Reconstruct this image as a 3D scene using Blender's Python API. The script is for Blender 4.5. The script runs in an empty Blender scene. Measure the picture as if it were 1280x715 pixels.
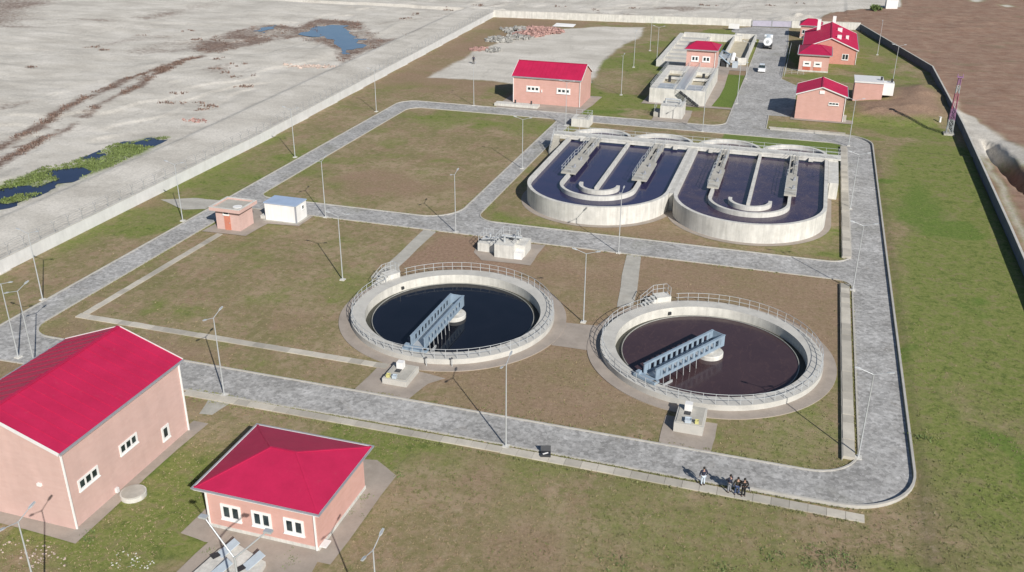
import bpy, bmesh, math, random
import numpy as np
from mathutils import Vector, Matrix
from mathutils.geometry import tessellate_polygon
random.seed(7)
PI = math.pi
scene = bpy.context.scene
COL = scene.collection

# ------------------------------------------------------------------ camera
CAM_H = 45.373
FPX = 1177.7
ROWS = ((0.95447533, 0.29822569, 0.00618712),
        (-0.12931619, 0.39500869, 0.90953015),
        (-0.26880135, 0.86892438, -0.41559146))      # right, up, forward
cam_d = bpy.data.cameras.new('camera')
cam = bpy.data.objects.new('camera', cam_d)
COL.objects.link(cam)
r_, u_, f_ = ROWS
cam.matrix_world = Matrix(((r_[0], u_[0], -f_[0], 0), (r_[1], u_[1], -f_[1], 0),
                           (r_[2], u_[2], -f_[2], CAM_H), (0, 0, 0, 1)))
cam_d.sensor_fit = 'HORIZONTAL'
cam_d.sensor_width = 36.0
cam_d.lens = FPX / 1280.0 * 36.0
cam_d.clip_start = 0.5
cam_d.clip_end = 6000
scene.camera = cam


def G(px, py, z=0.0):
    """survey point of the site plan: where a sight line meets the level z"""
    a = (px - 640) / FPX
    b = -(py - 357.5) / FPX
    d = [ROWS[0][i] * a + ROWS[1][i] * b + ROWS[2][i] for i in range(3)]
    t = (z - CAM_H) / d[2]
    return (d[0] * t, d[1] * t)


# ------------------------------------------------------------------ world, sun
SUN_AZ = math.radians(-48.6)     # direction towards the sun, from +x
SUN_EL = math.radians(32.4)
sd = Vector((math.cos(SUN_EL) * math.cos(SUN_AZ), math.cos(SUN_EL) * math.sin(SUN_AZ), math.sin(SUN_EL)))
world = bpy.data.worlds.new('World')
scene.world = world
world.use_nodes = True
wn = world.node_tree
bg = wn.nodes['Background']
sky = wn.nodes.new('ShaderNodeTexSky')
sky.sky_type = 'NISHITA'
sky.sun_disc = False
sky.sun_elevation = SUN_EL
sky.sun_rotation = math.atan2(sd.x, sd.y)
sky.air_density = 1.0
sky.dust_density = 0.6
sky.ozone_density = 1.5
sky.altitude = 300
wn.links.new(sky.outputs[0], bg.inputs[0])
bg.inputs[1].default_value = 0.065
sl = bpy.data.lights.new('sun', 'SUN')
sl.energy = 4.6
sl.angle = math.radians(0.53)
sl.color = (1.0, 0.955, 0.89)
so = bpy.data.objects.new('sun', sl)
COL.objects.link(so)
so.rotation_euler = (-sd).to_track_quat('-Z', 'Y').to_euler()
so.location = (60, 0, 80)
vs = scene.view_settings
vs.view_transform = 'Standard'
vs.look = 'None'
vs.exposure = 0.27
vs.gamma = 1.0
vs.use_curve_mapping = False


# ------------------------------------------------------------------ materials
class NT:
    def __init__(s, name):
        s.m = bpy.data.materials.new(name)
        s.m.use_nodes = True
        s.t = s.m.node_tree
        s.b = s.t.nodes['Principled BSDF']
        g = s.t.nodes.new('ShaderNodeNewGeometry')
        s.pos = g.outputs['Position']
        s.geo = g

    def n(s, kind, **kw):
        nd = s.t.nodes.new(kind)
        for k, v in kw.items():
            setattr(nd, k, v)
        return nd

    def l(s, a, b):
        s.t.links.new(a, b)

    def scaled(s, sx, sy, sz):
        m = s.n('ShaderNodeVectorMath', operation='MULTIPLY')
        s.l(s.pos, m.inputs[0])
        m.inputs[1].default_value = (sx, sy, sz)
        return m.outputs[0]

    def noise(s, scale, detail=4.0, rough=0.55, vec=None, dist=0.0):
        nd = s.n('ShaderNodeTexNoise')
        nd.inputs['Scale'].default_value = scale
        nd.inputs['Detail'].default_value = detail
        nd.inputs['Roughness'].default_value = rough
        nd.inputs['Distortion'].default_value = dist
        s.l(vec if vec is not None else s.pos, nd.inputs['Vector'])
        return nd.outputs['Fac']

    def ramp(s, fac, stops):
        nd = s.n('ShaderNodeValToRGB')
        el = nd.color_ramp.elements
        while len(el) < len(stops):
            el.new(0.5)
        for e, (p, c) in zip(el, stops):
            e.position = p
            e.color = (c[0], c[1], c[2], 1) if hasattr(c, '__len__') else (c, c, c, 1)
        s.l(fac, nd.inputs[0])
        return nd.outputs[0]

    def mix(s, fac, a, b, mode='MIX'):
        nd = s.n('ShaderNodeMix', data_type='RGBA', blend_type=mode)
        for sock, v in ((nd.inputs[0], fac), (nd.inputs[6], a), (nd.inputs[7], b)):
            if isinstance(v, (int, float)):
                sock.default_value = v if sock == nd.inputs[0] else (v, v, v, 1)
            elif isinstance(v, tuple):
                sock.default_value = (v[0], v[1], v[2], 1)
            else:
                s.l(v, sock)
        return nd.outputs[2]

    def math(s, op, a, b=0.0, clamp=False):
        nd = s.n('ShaderNodeMath', operation=op, use_clamp=clamp)
        for i, v in enumerate((a, b)):
            if isinstance(v, (int, float)):
                nd.inputs[i].default_value = v
            else:
                s.l(v, nd.inputs[i])
        return nd.outputs[0]

    def maprange(s, v, a, b, c=0.0, d=1.0):
        nd = s.n('ShaderNodeMapRange', interpolation_type='SMOOTHSTEP')
        s.l(v, nd.inputs[0])
        for i, q in enumerate((a, b, c, d)):
            nd.inputs[i + 1].default_value = q
        return nd.outputs[0]

    def bump(s, h, strength, dist):
        nd = s.n('ShaderNodeBump')
        nd.inputs['Strength'].default_value = strength
        nd.inputs['Distance'].default_value = dist
        s.l(h, nd.inputs['Height'])
        s.l(nd.outputs[0], s.b.inputs['Normal'])

    def base(s, c):
        if isinstance(c, tuple):
            s.b.inputs['Base Color'].default_value = (*c, 1)
        else:
            s.l(c, s.b.inputs['Base Color'])

    def set(s, **kw):
        for k, v in kw.items():
            s.b.inputs[k.replace('_', ' ')].default_value = v
        return s


def sc3(c, k):
    return tuple(min(1.0, x * k) for x in c)


def weathered(name, c, var=0.18, scale=0.8, rough=0.85, grain=9.0, streak=0.0, bump=0.25, bdist=0.02, metallic=0.0, island=0.0, stain=None):
    t = NT(name)
    big = t.noise(scale, 5, 0.6)
    col = t.ramp(big, [(0.3, sc3(c, 1 - var)), (0.55, c), (0.75, sc3(c, 1 + var * 0.6))])
    fine = t.noise(grain, 3, 0.6)
    col = t.mix(0.55, col, t.ramp(fine, [(0.25, 1 - var * 0.9), (0.75, 1 + var * 0.0)]), 'MULTIPLY')
    if streak:
        st = t.noise(1.0, 3, 0.6, t.scaled(2.6, 2.6, 0.22))
        col = t.mix(streak, col, t.ramp(st, [(0.38, 0.55), (0.6, 1.0)]), 'MULTIPLY')
    if stain:
        sp = t.noise(0.35, 6, 0.7)
        col = t.mix(t.maprange(sp, 0.52, 0.72), col, stain)
    if island:
        rnd = t.geo.outputs['Random Per Island']
        col = t.mix(1.0, col, t.ramp(rnd, [(0.0, 1 - island), (0.55, 1.0 - island * 0.25), (1.0, 1.0)]), 'MULTIPLY')
    t.base(col)
    t.set(Roughness=rough, Metallic=metallic)
    if bump:
        t.bump(fine, bump, bdist)
    return t.m


def brick_mat(name, c, c2, mortar, bw=0.62, bh=0.21):
    t = NT(name)
    sep = t.n('ShaderNodeSeparateXYZ')
    t.l(t.pos, sep.inputs[0])
    nrm = t.n('ShaderNodeSeparateXYZ')
    t.l(t.geo.outputs['True Normal'], nrm.inputs[0])
    ax = t.math('ABSOLUTE', nrm.outputs[0])
    gt = t.math('GREATER_THAN', ax, 0.6)
    u = t.n('ShaderNodeMix', data_type='FLOAT')
    t.l(gt, u.inputs[0])
    t.l(sep.outputs[0], u.inputs[2])
    t.l(sep.outputs[1], u.inputs[3])
    cmb = t.n('ShaderNodeCombineXYZ')
    t.l(u.outputs[0], cmb.inputs[0])
    t.l(sep.outputs[2], cmb.inputs[1])
    br = t.n('ShaderNodeTexBrick')
    t.l(cmb.outputs[0], br.inputs['Vector'])
    br.inputs['Color1'].default_value = (*c, 1)
    br.inputs['Color2'].default_value = (*c2, 1)
    br.inputs['Mortar'].default_value = (*mortar, 1)
    br.inputs['Scale'].default_value = 1.0
    br.inputs['Mortar Size'].default_value = 0.012
    br.inputs['Mortar Smooth'].default_value = 0.3
    br.inputs['Bias'].default_value = 0.0
    br.inputs['Brick Width'].default_value = bw
    br.inputs['Row Height'].default_value = bh
    col = br.outputs['Color']
    big = t.noise(0.45, 5, 0.6)
    col = t.mix(0.7, col, t.ramp(big, [(0.3, 0.86), (0.7, 1.0)]), 'MULTIPLY')
    st = t.noise(1.0, 3, 0.6, t.scaled(1.6, 1.6, 0.16))
    col = t.mix(0.5, col, t.ramp(st, [(0.36, 0.92), (0.58, 1.0)]), 'MULTIPLY')
    t.base(col)
    t.set(Roughness=0.9)
    t.bump(br.outputs['Fac'], -0.25, 0.01)
    return t.m


def roof_mat(name, c):
    t = NT(name)
    big = t.noise(0.5, 4, 0.6)
    col = t.ramp(big, [(0.3, sc3(c, 0.88)), (0.7, sc3(c, 1.06))])
    f = t.noise(1.0, 3, 0.6, t.scaled(6.0, 6.0, 1.0))
    col = t.mix(0.45, col, t.ramp(f, [(0.3, 0.86), (0.7, 1.0)]), 'MULTIPLY')
    dust = t.noise(1.7, 6, 0.7)
    col = t.mix(t.maprange(dust, 0.58, 0.9, 0.0, 0.22), col, (0.42, 0.22, 0.22))
    t.base(col)
    t.set(Roughness=0.55, Specular_IOR_Level=0.3)
    t.bump(t.noise(0.9, 3, 0.5), 0.12, 0.08)
    return t.m


def water_mat(name, c, c2, rough=0.08, wave=3.0, bump=0.08, scale=0.25, foam=None, spec=0.5):
    t = NT(name)
    n1 = t.noise(scale, 5, 0.6, dist=0.6)
    col = t.ramp(n1, [(0.35, c), (0.65, c2)])
    if foam:
        fn = t.noise(1.3, 7, 0.75, t.scaled(1.0, 0.45, 1.0), dist=1.2)
        col = t.mix(t.maprange(fn, 0.50, 0.70, 0.0, 0.7), col, foam)
    t.base(col)
    t.set(Roughness=rough, IOR=1.33, Specular_IOR_Level=spec)
    w = t.noise(wave, 3, 0.55)
    t.bump(w, bump, 0.05)
    return t.m


M = {}
M['rim'] = weathered('rim_concrete', (0.52, 0.505, 0.465), 0.18, 0.7, 0.9, 7, 0.0, stain=(0.46, 0.44, 0.40))
M['white_conc'] = weathered('pale_concrete', (0.64, 0.625, 0.58), 0.16, 0.8, 0.9, 6, 0.35, stain=(0.52, 0.50, 0.455))
M['tank_in'] = weathered('tank_lining', (0.66, 0.64, 0.58), 0.16, 0.9, 0.9, 6, 0.3)  # paler than the rim: sunlit look of the inner wall put into colour
M['conc'] = weathered('grey_concrete', (0.45, 0.43, 0.38), 0.2, 0.6, 0.92, 6, 0.15, stain=(0.36, 0.335, 0.29))
M['slab'] = weathered('brushed_slab', (0.36, 0.31, 0.265), 0.18, 0.5, 0.95, 5, 0.0, stain=(0.28, 0.24, 0.20))
M['cover'] = weathered('cover_slab', (0.55, 0.51, 0.435), 0.16, 0.8, 0.93, 6, 0.0, island=0.34)
M['kerb'] = weathered('kerb_stone', (0.46, 0.44, 0.40), 0.15, 1.0, 0.9, 6)
M['dark_trough'] = weathered('wet_trough', (0.055, 0.055, 0.042), 0.3, 0.9, 0.5, 5)
M['weir'] = weathered('weir_plate', (0.36, 0.36, 0.33), 0.25, 1.5, 0.6, 8)
M['brick_pale'] = brick_mat('pale_pink_block', (0.60, 0.415, 0.37), (0.575, 0.39, 0.345), (0.58, 0.405, 0.36))
M['brick'] = brick_mat('salmon_block', (0.60, 0.355, 0.305), (0.57, 0.33, 0.278), (0.57, 0.355, 0.31))
M['brick_deep'] = brick_mat('deep_salmon_block', (0.56, 0.27, 0.215), (0.52, 0.24, 0.19), (0.53, 0.29, 0.24))
M['roof'] = roof_mat('red_roof_sheet', (0.45, 0.017, 0.072))
M['white'] = weathered('white_paint', (0.80, 0.79, 0.77), 0.05, 1.0, 0.55, 8, 0.15, bump=0)
M['fascia'] = weathered('white_trim', (0.72, 0.71, 0.70), 0.08, 1.0, 0.5, 8, 0.1, bump=0)
M['gutter'] = weathered('grey_gutter', (0.30, 0.31, 0.34), 0.1, 1.0, 0.45, 8, bump=0)
t = NT('window_glass')
t.base(t.ramp(t.noise(1.1, 2), [(0.35, (0.012, 0.02, 0.024)), (0.7, (0.05, 0.07, 0.075))]))
t.set(Roughness=0.08)
M['glass'] = t.m
M['steel_blue'] = weathered('pale_blue_paint', (0.27, 0.35, 0.43), 0.16, 1.2, 0.5, 8, 0.2, bump=0)
M['galv'] = weathered('galvanised_steel', (0.55, 0.57, 0.58), 0.12, 2.0, 0.42, 10, metallic=0.35, bump=0)
M['wire'] = weathered('old_fence_steel', (0.34, 0.345, 0.345), 0.15, 2.0, 0.6, 10, bump=0)
M['white_wall'] = weathered('limewashed_wall', (0.66, 0.66, 0.65), 0.1, 0.6, 0.9, 5, 0.12, stain=(0.58, 0.575, 0.55))
M['rail'] = weathered('railing_paint', (0.47, 0.49, 0.50), 0.12, 2.0, 0.5, 10, bump=0)
M['dark_metal'] = weathered('dark_metal', (0.035, 0.037, 0.042), 0.2, 2, 0.5, 8, bump=0)
M['rubber'] = weathered('rubber', (0.02, 0.02, 0.02), 0.2, 2, 0.8, 8, bump=0)
M['blue_roof'] = weathered('blue_sheet', (0.36, 0.45, 0.60), 0.1, 1, 0.4, 8, bump=0)
M['door_red'] = weathered('red_door', (0.50, 0.13, 0.09), 0.12, 1, 0.5, 8, bump=0)
M['door_brown'] = weathered('salmon_door', (0.56, 0.21, 0.14), 0.12, 1, 0.5, 8, bump=0)
M['tower_red'] = weathered('red_mast_paint', (0.36, 0.12, 0.17), 0.15, 2, 0.5, 8, bump=0)
M['tower_white'] = weathered('white_mast_paint', (0.42, 0.44, 0.44), 0.12, 2, 0.5, 8, bump=0)
M['tower_violet'] = weathered('violet_mast_paint', (0.33, 0.17, 0.30), 0.15, 2, 0.5, 8, bump=0)
M['wall_shade'] = weathered('rendered_wall', (0.125, 0.15, 0.19), 0.15, 0.5, 0.9, 5, 0.35)  # shade of the east wall's face put into a dark bluish base colour
M['yellow'] = weathered('yellow_plastic', (0.55, 0.52, 0.22), 0.08, 3, 0.5, 8, bump=0)
M['skyblue'] = weathered('light_blue_plastic', (0.46, 0.52, 0.57), 0.08, 3, 0.5, 8, bump=0)
M['lilac_gate'] = weathered('pale_gate_paint', (0.40, 0.38, 0.46), 0.1, 1, 0.5, 8, bump=0)
M['stone_pale'] = weathered('pale_stone', (0.56, 0.45, 0.39), 0.2, 1.5, 0.95, 6, island=0.3)
M['debris_brick'] = weathered('broken_brick', (0.47, 0.285, 0.25), 0.3, 1.5, 0.95, 6, island=0.5)
M['debris_grey'] = weathered('broken_concrete', (0.42, 0.41, 0.38), 0.3, 1.5, 0.95, 6, island=0.5)
M['sand_bed'] = weathered('dry_sand_bed', (0.47, 0.42, 0.31), 0.15, 0.6, 0.95, 6)
M['skin'] = weathered('skin', (0.42, 0.25, 0.18), 0.06, 6, 0.6, 20, bump=0)
M['cloth_navy'] = weathered('navy_cloth', (0.022, 0.026, 0.05), 0.2, 6, 0.9, 30, bump=0)
M['cloth_black'] = weathered('black_cloth', (0.012, 0.012, 0.014), 0.2, 6, 0.9, 30, bump=0)
M['cloth_olive'] = weathered('dark_olive_cloth', (0.035, 0.033, 0.026), 0.2, 6, 0.9, 30, bump=0)
M['cloth_pale'] = weathered('pale_blue_cloth', (0.52, 0.60, 0.68), 0.12, 6, 0.9, 30, bump=0)
M['denim'] = weathered('denim', (0.05, 0.075, 0.15), 0.2, 6, 0.9, 30, bump=0)
M['cloth_grey'] = weathered('grey_cloth', (0.24, 0.25, 0.27), 0.2, 6, 0.9, 30, bump=0)
M['hair'] = weathered('dark_hair', (0.015, 0.011, 0.009), 0.2, 8, 0.7, 30, bump=0)
t = NT('car_paint')
t.base((0.80, 0.81, 0.82))
t.set(Roughness=0.25, Coat_Weight=0.6)
M['car'] = t.m

# water bodies
M['w_navy'] = water_mat('clear_dark_water', (0.006, 0.008, 0.014), (0.009, 0.011, 0.018), 0.06, 2.2, 0.04)
M['w_plum'] = water_mat('brown_sludge_water', (0.050, 0.031, 0.036), (0.060, 0.037, 0.041), 0.14, 2.2, 0.08, foam=(0.085, 0.052, 0.05))
M['w_ditch'] = water_mat('aerated_dark_water', (0.026, 0.027, 0.072), (0.038, 0.033, 0.080), 0.14, 2.6, 0.14)
M['w_ditch2'] = water_mat('aerated_brown_water', (0.036, 0.028, 0.066), (0.070, 0.050, 0.072), 0.2, 2.6, 0.2, foam=(0.13, 0.095, 0.10))
M['w_pond'] = water_mat('pond_water', (0.07, 0.12, 0.20), (0.09, 0.14, 0.22), 0.08, 1.4, 0.06)
M['w_stream'] = water_mat('stream_water', (0.008, 0.012, 0.045), (0.016, 0.022, 0.06), 0.1, 1.6, 0.1)

# road pavers
t = NT('grey_block_paving')
n0 = t.noise(0.22, 6, 0.7, dist=0.5)
c0 = t.ramp(n0, [(0.3, (0.275, 0.268, 0.255)), (0.48, (0.35, 0.343, 0.33)), (0.64, (0.45, 0.443, 0.43))])
n1 = t.noise(1.3, 5, 0.72)
c0 = t.mix(0.75, c0, t.ramp(n1, [(0.3, 0.7), (0.47, 0.95), (0.66, 1.2)]), 'MULTIPLY')
vo = t.n('ShaderNodeTexVoronoi')
vo.inputs['Scale'].default_value = 3.2
t.l(t.pos, vo.inputs['Vector'])
vs_ = t.n('ShaderNodeSeparateColor')
t.l(vo.outputs['Color'], vs_.inputs[0])
c0 = t.mix(0.7, c0, t.ramp(vs_.outputs[0], [(0.0, 0.62), (1.0, 1.2)]), 'MULTIPLY')
dirt = t.noise(0.5, 6, 0.7, t.scaled(1, 1, 1), dist=1.0)
c0 = t.mix(t.maprange(dirt, 0.55, 0.75, 0.0, 0.55), c0, (0.25, 0.225, 0.19))
speck = t.noise(2.4, 4, 0.8)
c0 = t.mix(t.maprange(speck, 0.55, 0.66, 0.0, 0.6), c0, (0.17, 0.165, 0.155))
c0 = t.mix(t.maprange(speck, 0.45, 0.34, 0.0, 0.65), c0, (0.53, 0.52, 0.51))
moss = t.noise(0.09, 4, 0.6)
c0 = t.mix(t.maprange(moss, 0.56, 0.72, 0.0, 0.35), c0, (0.20, 0.20, 0.14))
t.base(c0)
t.set(Roughness=0.9)
t.bump(t.noise(8.0, 3, 0.6), 0.3, 0.02)
M['road'] = t.m

# ground: dry grass, with zones carried by two attributes (soil survey weights)
t = NT('ground_cover')
za = t.n('ShaderNodeVertexColor', layer_name='zone_a')
zb = t.n('ShaderNodeVertexColor', layer_name='zone_b')
sa = t.n('ShaderNodeSeparateColor')
sb = t.n('ShaderNodeSeparateColor')
t.l(za.outputs[0], sa.inputs[0])
t.l(zb.outputs[0], sb.inputs[0])
edge = t.noise(0.9, 6, 0.75)
edge2 = t.noise(0.28, 5, 0.7)
fine = t.noise(2.6, 6, 0.78)
grain = t.noise(9.0, 3, 0.7)
stre = t.noise(1.0, 5, 0.7, t.scaled(0.9, 0.25, 1.0))


def weight(w, a=0.12, b=0.88, amp=0.8):
    e = t.math('MULTIPLY', t.math('SUBTRACT', edge, 0.5), amp)
    return t.maprange(t.math('ADD', w, e), a, b)


dry = t.ramp(edge2, [(0.30, (0.260, 0.182, 0.118)), (0.44, (0.285, 0.212, 0.136)), (0.56, (0.225, 0.190, 0.098)), (0.68, (0.30, 0.228, 0.146))])
big_ = t.noise(0.11, 4, 0.62, dist=0.6)
dry = t.mix(t.maprange(big_, 0.50, 0.66, 0.0, 0.55), dry, (0.365, 0.285, 0.19))
dry = t.mix(t.maprange(big_, 0.46, 0.34, 0.0, 0.6), dry, (0.175, 0.165, 0.072))
dry = t.mix(t.maprange(stre, 0.52, 0.72, 0.0, 0.65), dry, (0.37, 0.29, 0.19))
dry = t.mix(t.maprange(edge, 0.48, 0.66, 0.0, 0.75), dry, (0.180, 0.172, 0.074))
med = t.noise(1.4, 5, 0.75, dist=0.4)
dry = t.mix(t.maprange(med, 0.53, 0.66, 0.0, 0.75), dry, (0.150, 0.148, 0.056))
dry = t.mix(t.maprange(med, 0.46, 0.34, 0.0, 0.7), dry, (0.345, 0.275, 0.185))
grn0 = t.ramp(fine, [(0.32, (0.128, 0.165, 0.040)), (0.5, (0.172, 0.200, 0.056)), (0.68, (0.225, 0.222, 0.084))])
med2 = t.noise(0.75, 6, 0.72, dist=0.5)
grn = t.mix(t.maprange(med2, 0.50, 0.64, 0.0, 0.75), grn0, (0.225, 0.195, 0.100))
grn = t.mix(t.maprange(med2, 0.47, 0.36, 0.0, 0.7), grn, (0.085, 0.118, 0.030))
lush = t.ramp(fine, [(0.3, (0.090, 0.145, 0.028)), (0.7, (0.155, 0.205, 0.05))])
soil = t.ramp(fine, [(0.3, (0.225, 0.145, 0.10)), (0.55, (0.285, 0.195, 0.138)), (0.72, (0.34, 0.245, 0.18))])
g1 = t.noise(0.07, 5, 0.65, t.scaled(1.0, 1.8, 1.0))
grav = t.ramp(g1, [(0.34, (0.455, 0.425, 0.375)), (0.5, (0.55, 0.518, 0.46)), (0.64, (0.635, 0.60, 0.54))])
grav = t.mix(0.8, grav, t.ramp(fine, [(0.28, 0.76), (0.5, 0.98), (0.75, 1.06)]), 'MULTIPLY')
gd = t.noise(0.45, 7, 0.78)
grav = t.mix(t.maprange(gd, 0.55, 0.72, 0.0, 0.5), grav, (0.33, 0.30, 0.26))
gm = t.noise(0.85, 8, 0.85)
grav = t.mix(t.maprange(gm, 0.58, 0.68, 0.0, 0.6), grav, (0.36, 0.32, 0.275))
grav = t.mix(t.maprange(gm, 0.42, 0.34, 0.0, 0.5), grav, (0.72, 0.70, 0.66))
gl = t.noise(1.0, 5, 0.7, t.scaled(0.25, 0.07, 1.0), dist=1.5)
grav = t.mix(t.maprange(gl, 0.54, 0.7, 0.0, 0.45), grav, (0.36, 0.335, 0.295))
field = t.ramp(edge2, [(0.3, (0.235, 0.140, 0.100)), (0.5, (0.285, 0.188, 0.138)), (0.7, (0.33, 0.24, 0.178))])
fs = t.noise(1.0, 6, 0.75, t.scaled(0.14, 0.8, 1.0))
field = t.mix(0.8, field, t.ramp(fs, [(0.3, 0.72), (0.55, 1.0), (0.75, 1.2)]), 'MULTIPLY')
field = t.mix(t.maprange(g1, 0.55, 0.7, 0.0, 0.6), field, (0.20, 0.165, 0.105))
reed = t.ramp(fine, [(0.3, (0.085, 0.055, 0.045)), (0.5, (0.18, 0.125, 0.10)), (0.66, (0.36, 0.30, 0.25))])
col = dry
col = t.mix(weight(sa.outputs[0]), col, grn)
col = t.mix(weight(sa.outputs[1]), col, soil)
col = t.mix(weight(sa.outputs[2], 0.3, 0.7, 0.5), col, grav)
col = t.mix(weight(sb.outputs[0], 0.3, 0.7, 0.5), col, field)
col = t.mix(weight(sb.outputs[1], 0.2, 0.95, 1.5), col, reed)
col = t.mix(weight(sb.outputs[2]), col, lush)
col = t.mix(0.75, col, t.ramp(grain, [(0.22, 0.74), (0.5, 1.0), (0.8, 1.18)]), 'MULTIPLY')
col = t.mix(0.75, col, t.ramp(fine, [(0.25, 0.80), (0.5, 1.02), (0.8, 1.2)]), 'MULTIPLY')
t.base(col)
t.set(Roughness=0.97, Specular_IOR_Level=0.15)
hh = t.math('ADD', t.math('MULTIPLY', grain, 0.5), fine)
t.bump(hh, 0.55, 0.10)
M['ground'] = t.m


def leaf_mat(name, c, var=0.4):
    q = NT(name)
    rnd = q.geo.outputs['Random Per Island']
    q.base(q.ramp(rnd, [(0.0, sc3(c, 1 - var)), (0.5, c), (1.0, sc3(c, 1 + var))]))
    q.set(Roughness=0.8)
    return q.m


M['tuft_dry'] = leaf_mat('dry_grass_blades', (0.30, 0.235, 0.14), 0.2)
M['tuft_green'] = leaf_mat('green_grass_blades', (0.19, 0.195, 0.08), 0.22)
M['weed'] = leaf_mat('weed_leaves', (0.125, 0.175, 0.055), 0.4)
M['reed'] = leaf_mat('reed_blades', (0.17, 0.11, 0.085), 0.5)
M['waterplant'] = leaf_mat('stream_plants', (0.13, 0.17, 0.05), 0.45)

# ------------------------------------------------------------------ geometry helpers
class MB:
    """collects faces; build() links them as ONE mesh object"""
    def __init__(s):
        s.v = []
        s.f = []
        s.sm = []

    def add(s, vs, fs, smooth=False):
        o = len(s.v)
        s.v += [tuple(p) for p in vs]
        for q in fs:
            s.f.append(tuple(i + o for i in q))
            s.sm.append(smooth)
        return s

    def box(s, x0, x1, y0, y1, z0, z1):
        return s.add([(x0, y0, z0), (x1, y0, z0), (x1, y1, z0), (x0, y1, z0), (x0, y0, z1), (x1, y0, z1), (x1, y1, z1), (x0, y1, z1)],
                     [(0, 3, 2, 1), (4, 5, 6, 7), (0, 1, 5, 4), (1, 2, 6, 5), (2, 3, 7, 6), (3, 0, 4, 7)])

    def obox(s, c, size, rz=0.0, mat=None):
        hx, hy, hz = size[0] / 2, size[1] / 2, size[2] / 2
        m = mat if mat is not None else Matrix.Rotation(rz, 3, 'Z')
        vs = [Vector(c) + m @ Vector((a * hx, b * hy, d * hz)) for d in (-1, 1) for a, b in ((-1, -1), (1, -1), (1, 1), (-1, 1))]
        return s.add(vs, [(0, 3, 2, 1), (4, 5, 6, 7), (0, 1, 5, 4), (1, 2, 6, 5), (2, 3, 7, 6), (3, 0, 4, 7)])

    def bar(s, p, q, w, h=None):
        """square bar between two points"""
        p, q = Vector(p), Vector(q)
        d = q - p
        L = d.length
        if L < 1e-6:
            return s
        m = d.to_track_quat('X', 'Z').to_matrix()
        return s.obox((p + q) / 2, (L, w, h or w), mat=m)

    def tube(s, p, q, r, r2=None, n=8, smooth=True):
        p, q = Vector(p), Vector(q)
        r2 = r if r2 is None else r2
        m = (q - p).to_track_quat('Z', 'Y').to_matrix()
        vs = []
        for c, rr in ((p, r), (q, r2)):
            for i in range(n):
                a = 2 * PI * i / n
                vs.append(c + m @ Vector((rr * math.cos(a), rr * math.sin(a), 0)))
        s.add(vs, [(i, (i + 1) % n, n + (i + 1) % n, n + i) for i in range(n)], smooth)
        return s.add(vs, [tuple(range(n - 1, -1, -1)), tuple(range(n, 2 * n))])

    def lathe(s, prof, n=64, c=(0, 0, 0), closed=False, smooth=True):
        vs = []
        k = len(prof)
        for i in range(n):
            a = 2 * PI * i / n
            for r, z in prof:
                vs.append((c[0] + r * math.cos(a), c[1] + r * math.sin(a), c[2] + z))
        m = k if closed else k - 1
        fs = []
        for j in range(m):
            for i in range(n):
                i2 = (i + 1) % n
                fs.append((i * k + j, i2 * k + j, i2 * k + (j + 1) % k, i * k + (j + 1) % k))
        # separate strips keep profile corners sharp
        for j in range(m):
            st = []
            ff = []
            for i in range(n):
                st += [vs[i * k + j], vs[i * k + (j + 1) % k]]
            for i in range(n):
                i2 = (i + 1) % n
                ff.append((i * 2, i2 * 2, i2 * 2 + 1, i * 2 + 1))
            s.add(st, ff, smooth)
        return s

    def poly(s, pts, z):
        """flat filled outline"""
        return s.polyholes([pts], z)

    def polyholes(s, loops, z):
        vv = [[Vector((p[0], p[1], 0)) for p in lp] for lp in loops]
        tr = tessellate_polygon(vv)
        flat = [(p.x, p.y, z) for lp in vv for p in lp]
        fs = []
        for a, b, c in tr:
            A, B, Cc = flat[a], flat[b], flat[c]
            cr = (B[0] - A[0]) * (Cc[1] - A[1]) - (B[1] - A[1]) * (Cc[0] - A[0])
            if abs(cr) > 1e-9:
                fs.append((a, b, c) if cr > 0 else (a, c, b))
        return s.add(flat, fs)

    def prism(s, pts, z0, z1):
        area = sum(pts[i][0] * pts[(i + 1) % len(pts)][1] - pts[(i + 1) % len(pts)][0] * pts[i][1] for i in range(len(pts)))
        if area < 0:
            pts = pts[::-1]
        n = len(pts)
        s.poly(pts, z1)
        vs = [(p[0], p[1], z0) for p in pts] + [(p[0], p[1], z1) for p in pts]
        s.add(vs, [(i, (i + 1) % n, n + (i + 1) % n, n + i) for i in range(n)])
        return s.add([(p[0], p[1], z0) for p in pts], [tuple(range(n - 1, -1, -1))]) if n < 5 else s

    def ribbon(s, pts, a, b, z0, z1, closed=False, smooth=False):
        """wall swept along a plan polyline, from offset a to offset b (left positive)"""
        P = [Vector((p[0], p[1])) for p in pts]
        n = len(P)
        nr = []
        for i in range(n):
            if closed or 0 < i < n - 1:
                d1 = (P[i] - P[i - 1]).normalized()
                d2 = (P[(i + 1) % n] - P[i]).normalized()
            elif i == 0:
                d1 = d2 = (P[1] - P[0]).normalized()
            else:
                d1 = d2 = (P[-1] - P[-2]).normalized()
            n1 = Vector((-d1.y, d1.x))
            n2 = Vector((-d2.y, d2.x))
            m = n1 + n2
            if m.length < 1e-6:
                m = n1
            m.normalize()
            k = 1.0 / max(0.35, m.dot(n1))
            nr.append(m * k)
        A = [P[i] + nr[i] * a for i in range(n)]
        B = [P[i] + nr[i] * b for i in range(n)]
        seg = range(n) if closed else range(n - 1)
        for (lo, hi, zz0, zz1) in ((A, A, z0, z1), (A, B, z1, z1), (B, B, z1, z0)):
            vs = [(*p, zz0) for p in lo] + [(*p, zz1) for p in hi]
            s.add(vs, [(i, (i + 1) % n, n + (i + 1) % n, n + i) for i in seg], smooth and lo is hi)
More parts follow.
